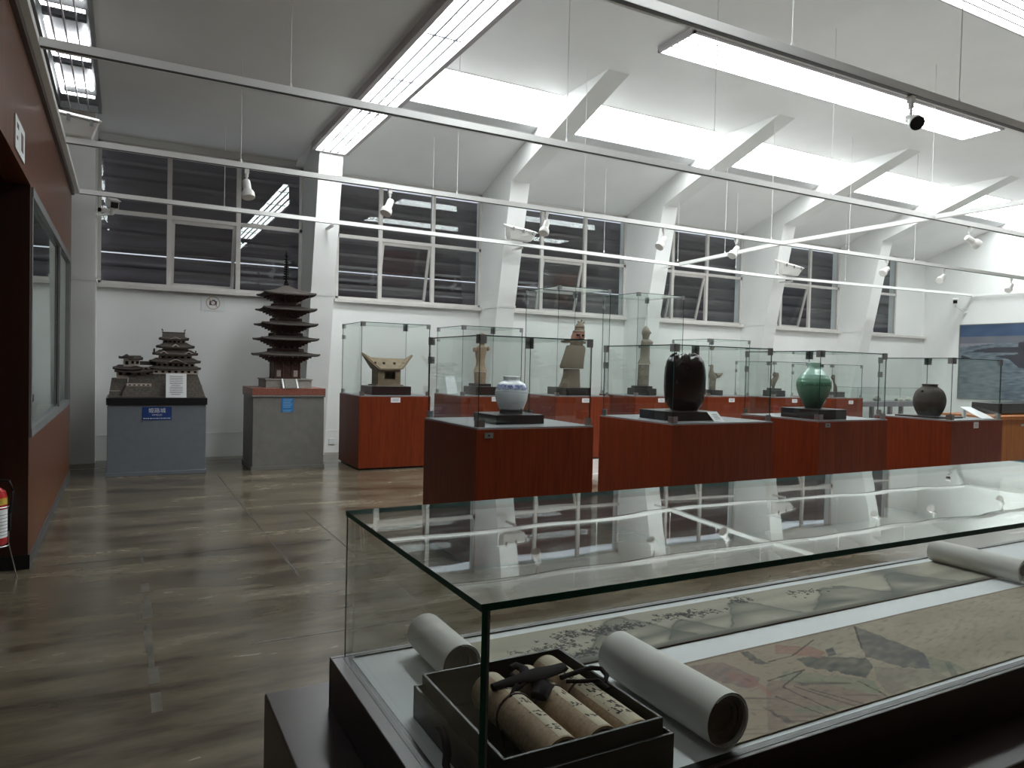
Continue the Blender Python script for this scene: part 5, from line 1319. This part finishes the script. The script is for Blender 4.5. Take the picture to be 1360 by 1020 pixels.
small_scroll('tied scroll lying nearest the empty side of the black box, with a narrow cream slip', .6435, .985, 1.262, .0375, .8545, 1)
small_scroll('tied scroll in the middle of the black box with a narrow slip', .7225, .985, 1.262, .0375, .8550, 1)
small_scroll('tied scroll with a wide slip of brush writing, beside the thick white roll', .7970, .985, 1.30, .0345, .8515, 2)
# loose dark cords and cloth lying over the scrolls
q = MB()
def cord(path, r): q.tube([Vector(p) for p in path], r, 8)
def band(path, w, th):
    P_ = [Vector(p) for p in path]; R = []
    for i, p in enumerate(P_):
        tt = (P_[min(i + 1, len(P_) - 1)] - P_[max(i - 1, 0)]).normalized(); a = tt.cross(Vector((0, 0, 1))).normalized(); b = a.cross(tt)
        ww = 1.35 * (w[i] if isinstance(w, (list, tuple)) else w)
        R.append([p + a * ww * math.cos(2 * PI * k / 14) + b * th * math.sin(2 * PI * k / 14) for k in range(14)])
    q.loft(R)
def B3(px, py, z): v = atz(px, py, z); return (v.x, v.y, v.z)
band([B3(654, 913, .892), B3(668, 909, .893), B3(690, 902, .897), B3(705, 898, .902), B3(722, 893, .903), B3(738, 889, .901), B3(748, 885, .898), B3(752, 890, .893)], [.006, .010, .012, .018, .017, .013, .009, .004], .0065)
band([B3(678, 888, .896), B3(685, 884, .898), B3(695, 888, .897), B3(700, 898, .898), B3(690, 905, .896), B3(680, 897, .894)], [.006, .009, .008, .008, .007, .004], .006)
band([B3(714, 905, .896), B3(722, 912, .892), B3(716, 925, .888), B3(708, 922, .888)], [.012, .016, .013, .005], .008)
cord([B3(745, 900, .898), B3(765, 893, .90), B3(785, 887, .901), B3(798, 888, .899), B3(806, 897, .893), B3(803, 908, .888), B3(795, 905, .889)], .005)
cord([B3(690, 902, .896), B3(678, 925, .89), B3(672, 950, .86), B3(668, 975, .835), B3(672, 990, .82)], .004)
cord([B3(700, 905, .897), B3(682, 920, .890), B3(676, 945, .86), B3(680, 965, .835)], .0035)
cord([B3(752, 905, .896), B3(775, 905, .896), B3(795, 903, .892), B3(808, 915, .888)], .004)
o = q.build('silk_ties', X['cord'], None, (.70, 1.2, .86), smooth=True, angle=60); tag(o, 'tangle of dark silk ties lying across the scrolls in the box', 'cord')
q = MB(); cord([B3(640, 985, .815), B3(620, 985, .82), B3(600, 975, .83), B3(588, 985, .835), B3(581, 1003, .828), B3(582, 1020, .81), B3(590, 1040, .806)], [.004, .006, .007, .008, .008, .007, .005])
cord([(.498, 1.16, .806), (.492, 1.13, .806), (.497, 1.09, .806), (.503, 1.05, .806)], .005)
q2 = MB(); P_ = [B3(594, 985, .812), B3(587, 998, .815), B3(583, 1012, .812), B3(585, 1025, .806), B3(597, 1022, .806), B3(606, 1008, .808)]
bpy_o = None
q = MB(); xs_ = ox0 - .0085
q.tube([(xs_, 1.185, .848), (xs_, 1.165, .853), (xs_, 1.145, .842), (xs_ - .003, 1.13, .825), (xs_ - .008, 1.125, .812), (xs_ - .010, 1.11, .8075), (xs_ - .004, 1.09, .8075), (xs_, 1.075, .8075)], [.004, .006, .0075, .0078, .007, .0065, .006, .004], 10)
o = q.build('hanging_tie', X['cord'], None, (xs_, 1.13, .80), smooth=True, angle=60); tag(o, 'dark silk tie hanging down the outside of the black box', 'cord')

# ------------------------------------------------------------------ daylight outside the windows
w = bpy.data.worlds.new('world'); SC.world = w; w.use_nodes = True
bg = w.node_tree.nodes['Background']; bg.inputs[0].default_value = (.86, .90, 1, 1); bg.inputs[1].default_value = .9

for o in bpy.data.objects:
    if '_o' in o: del o['_o']
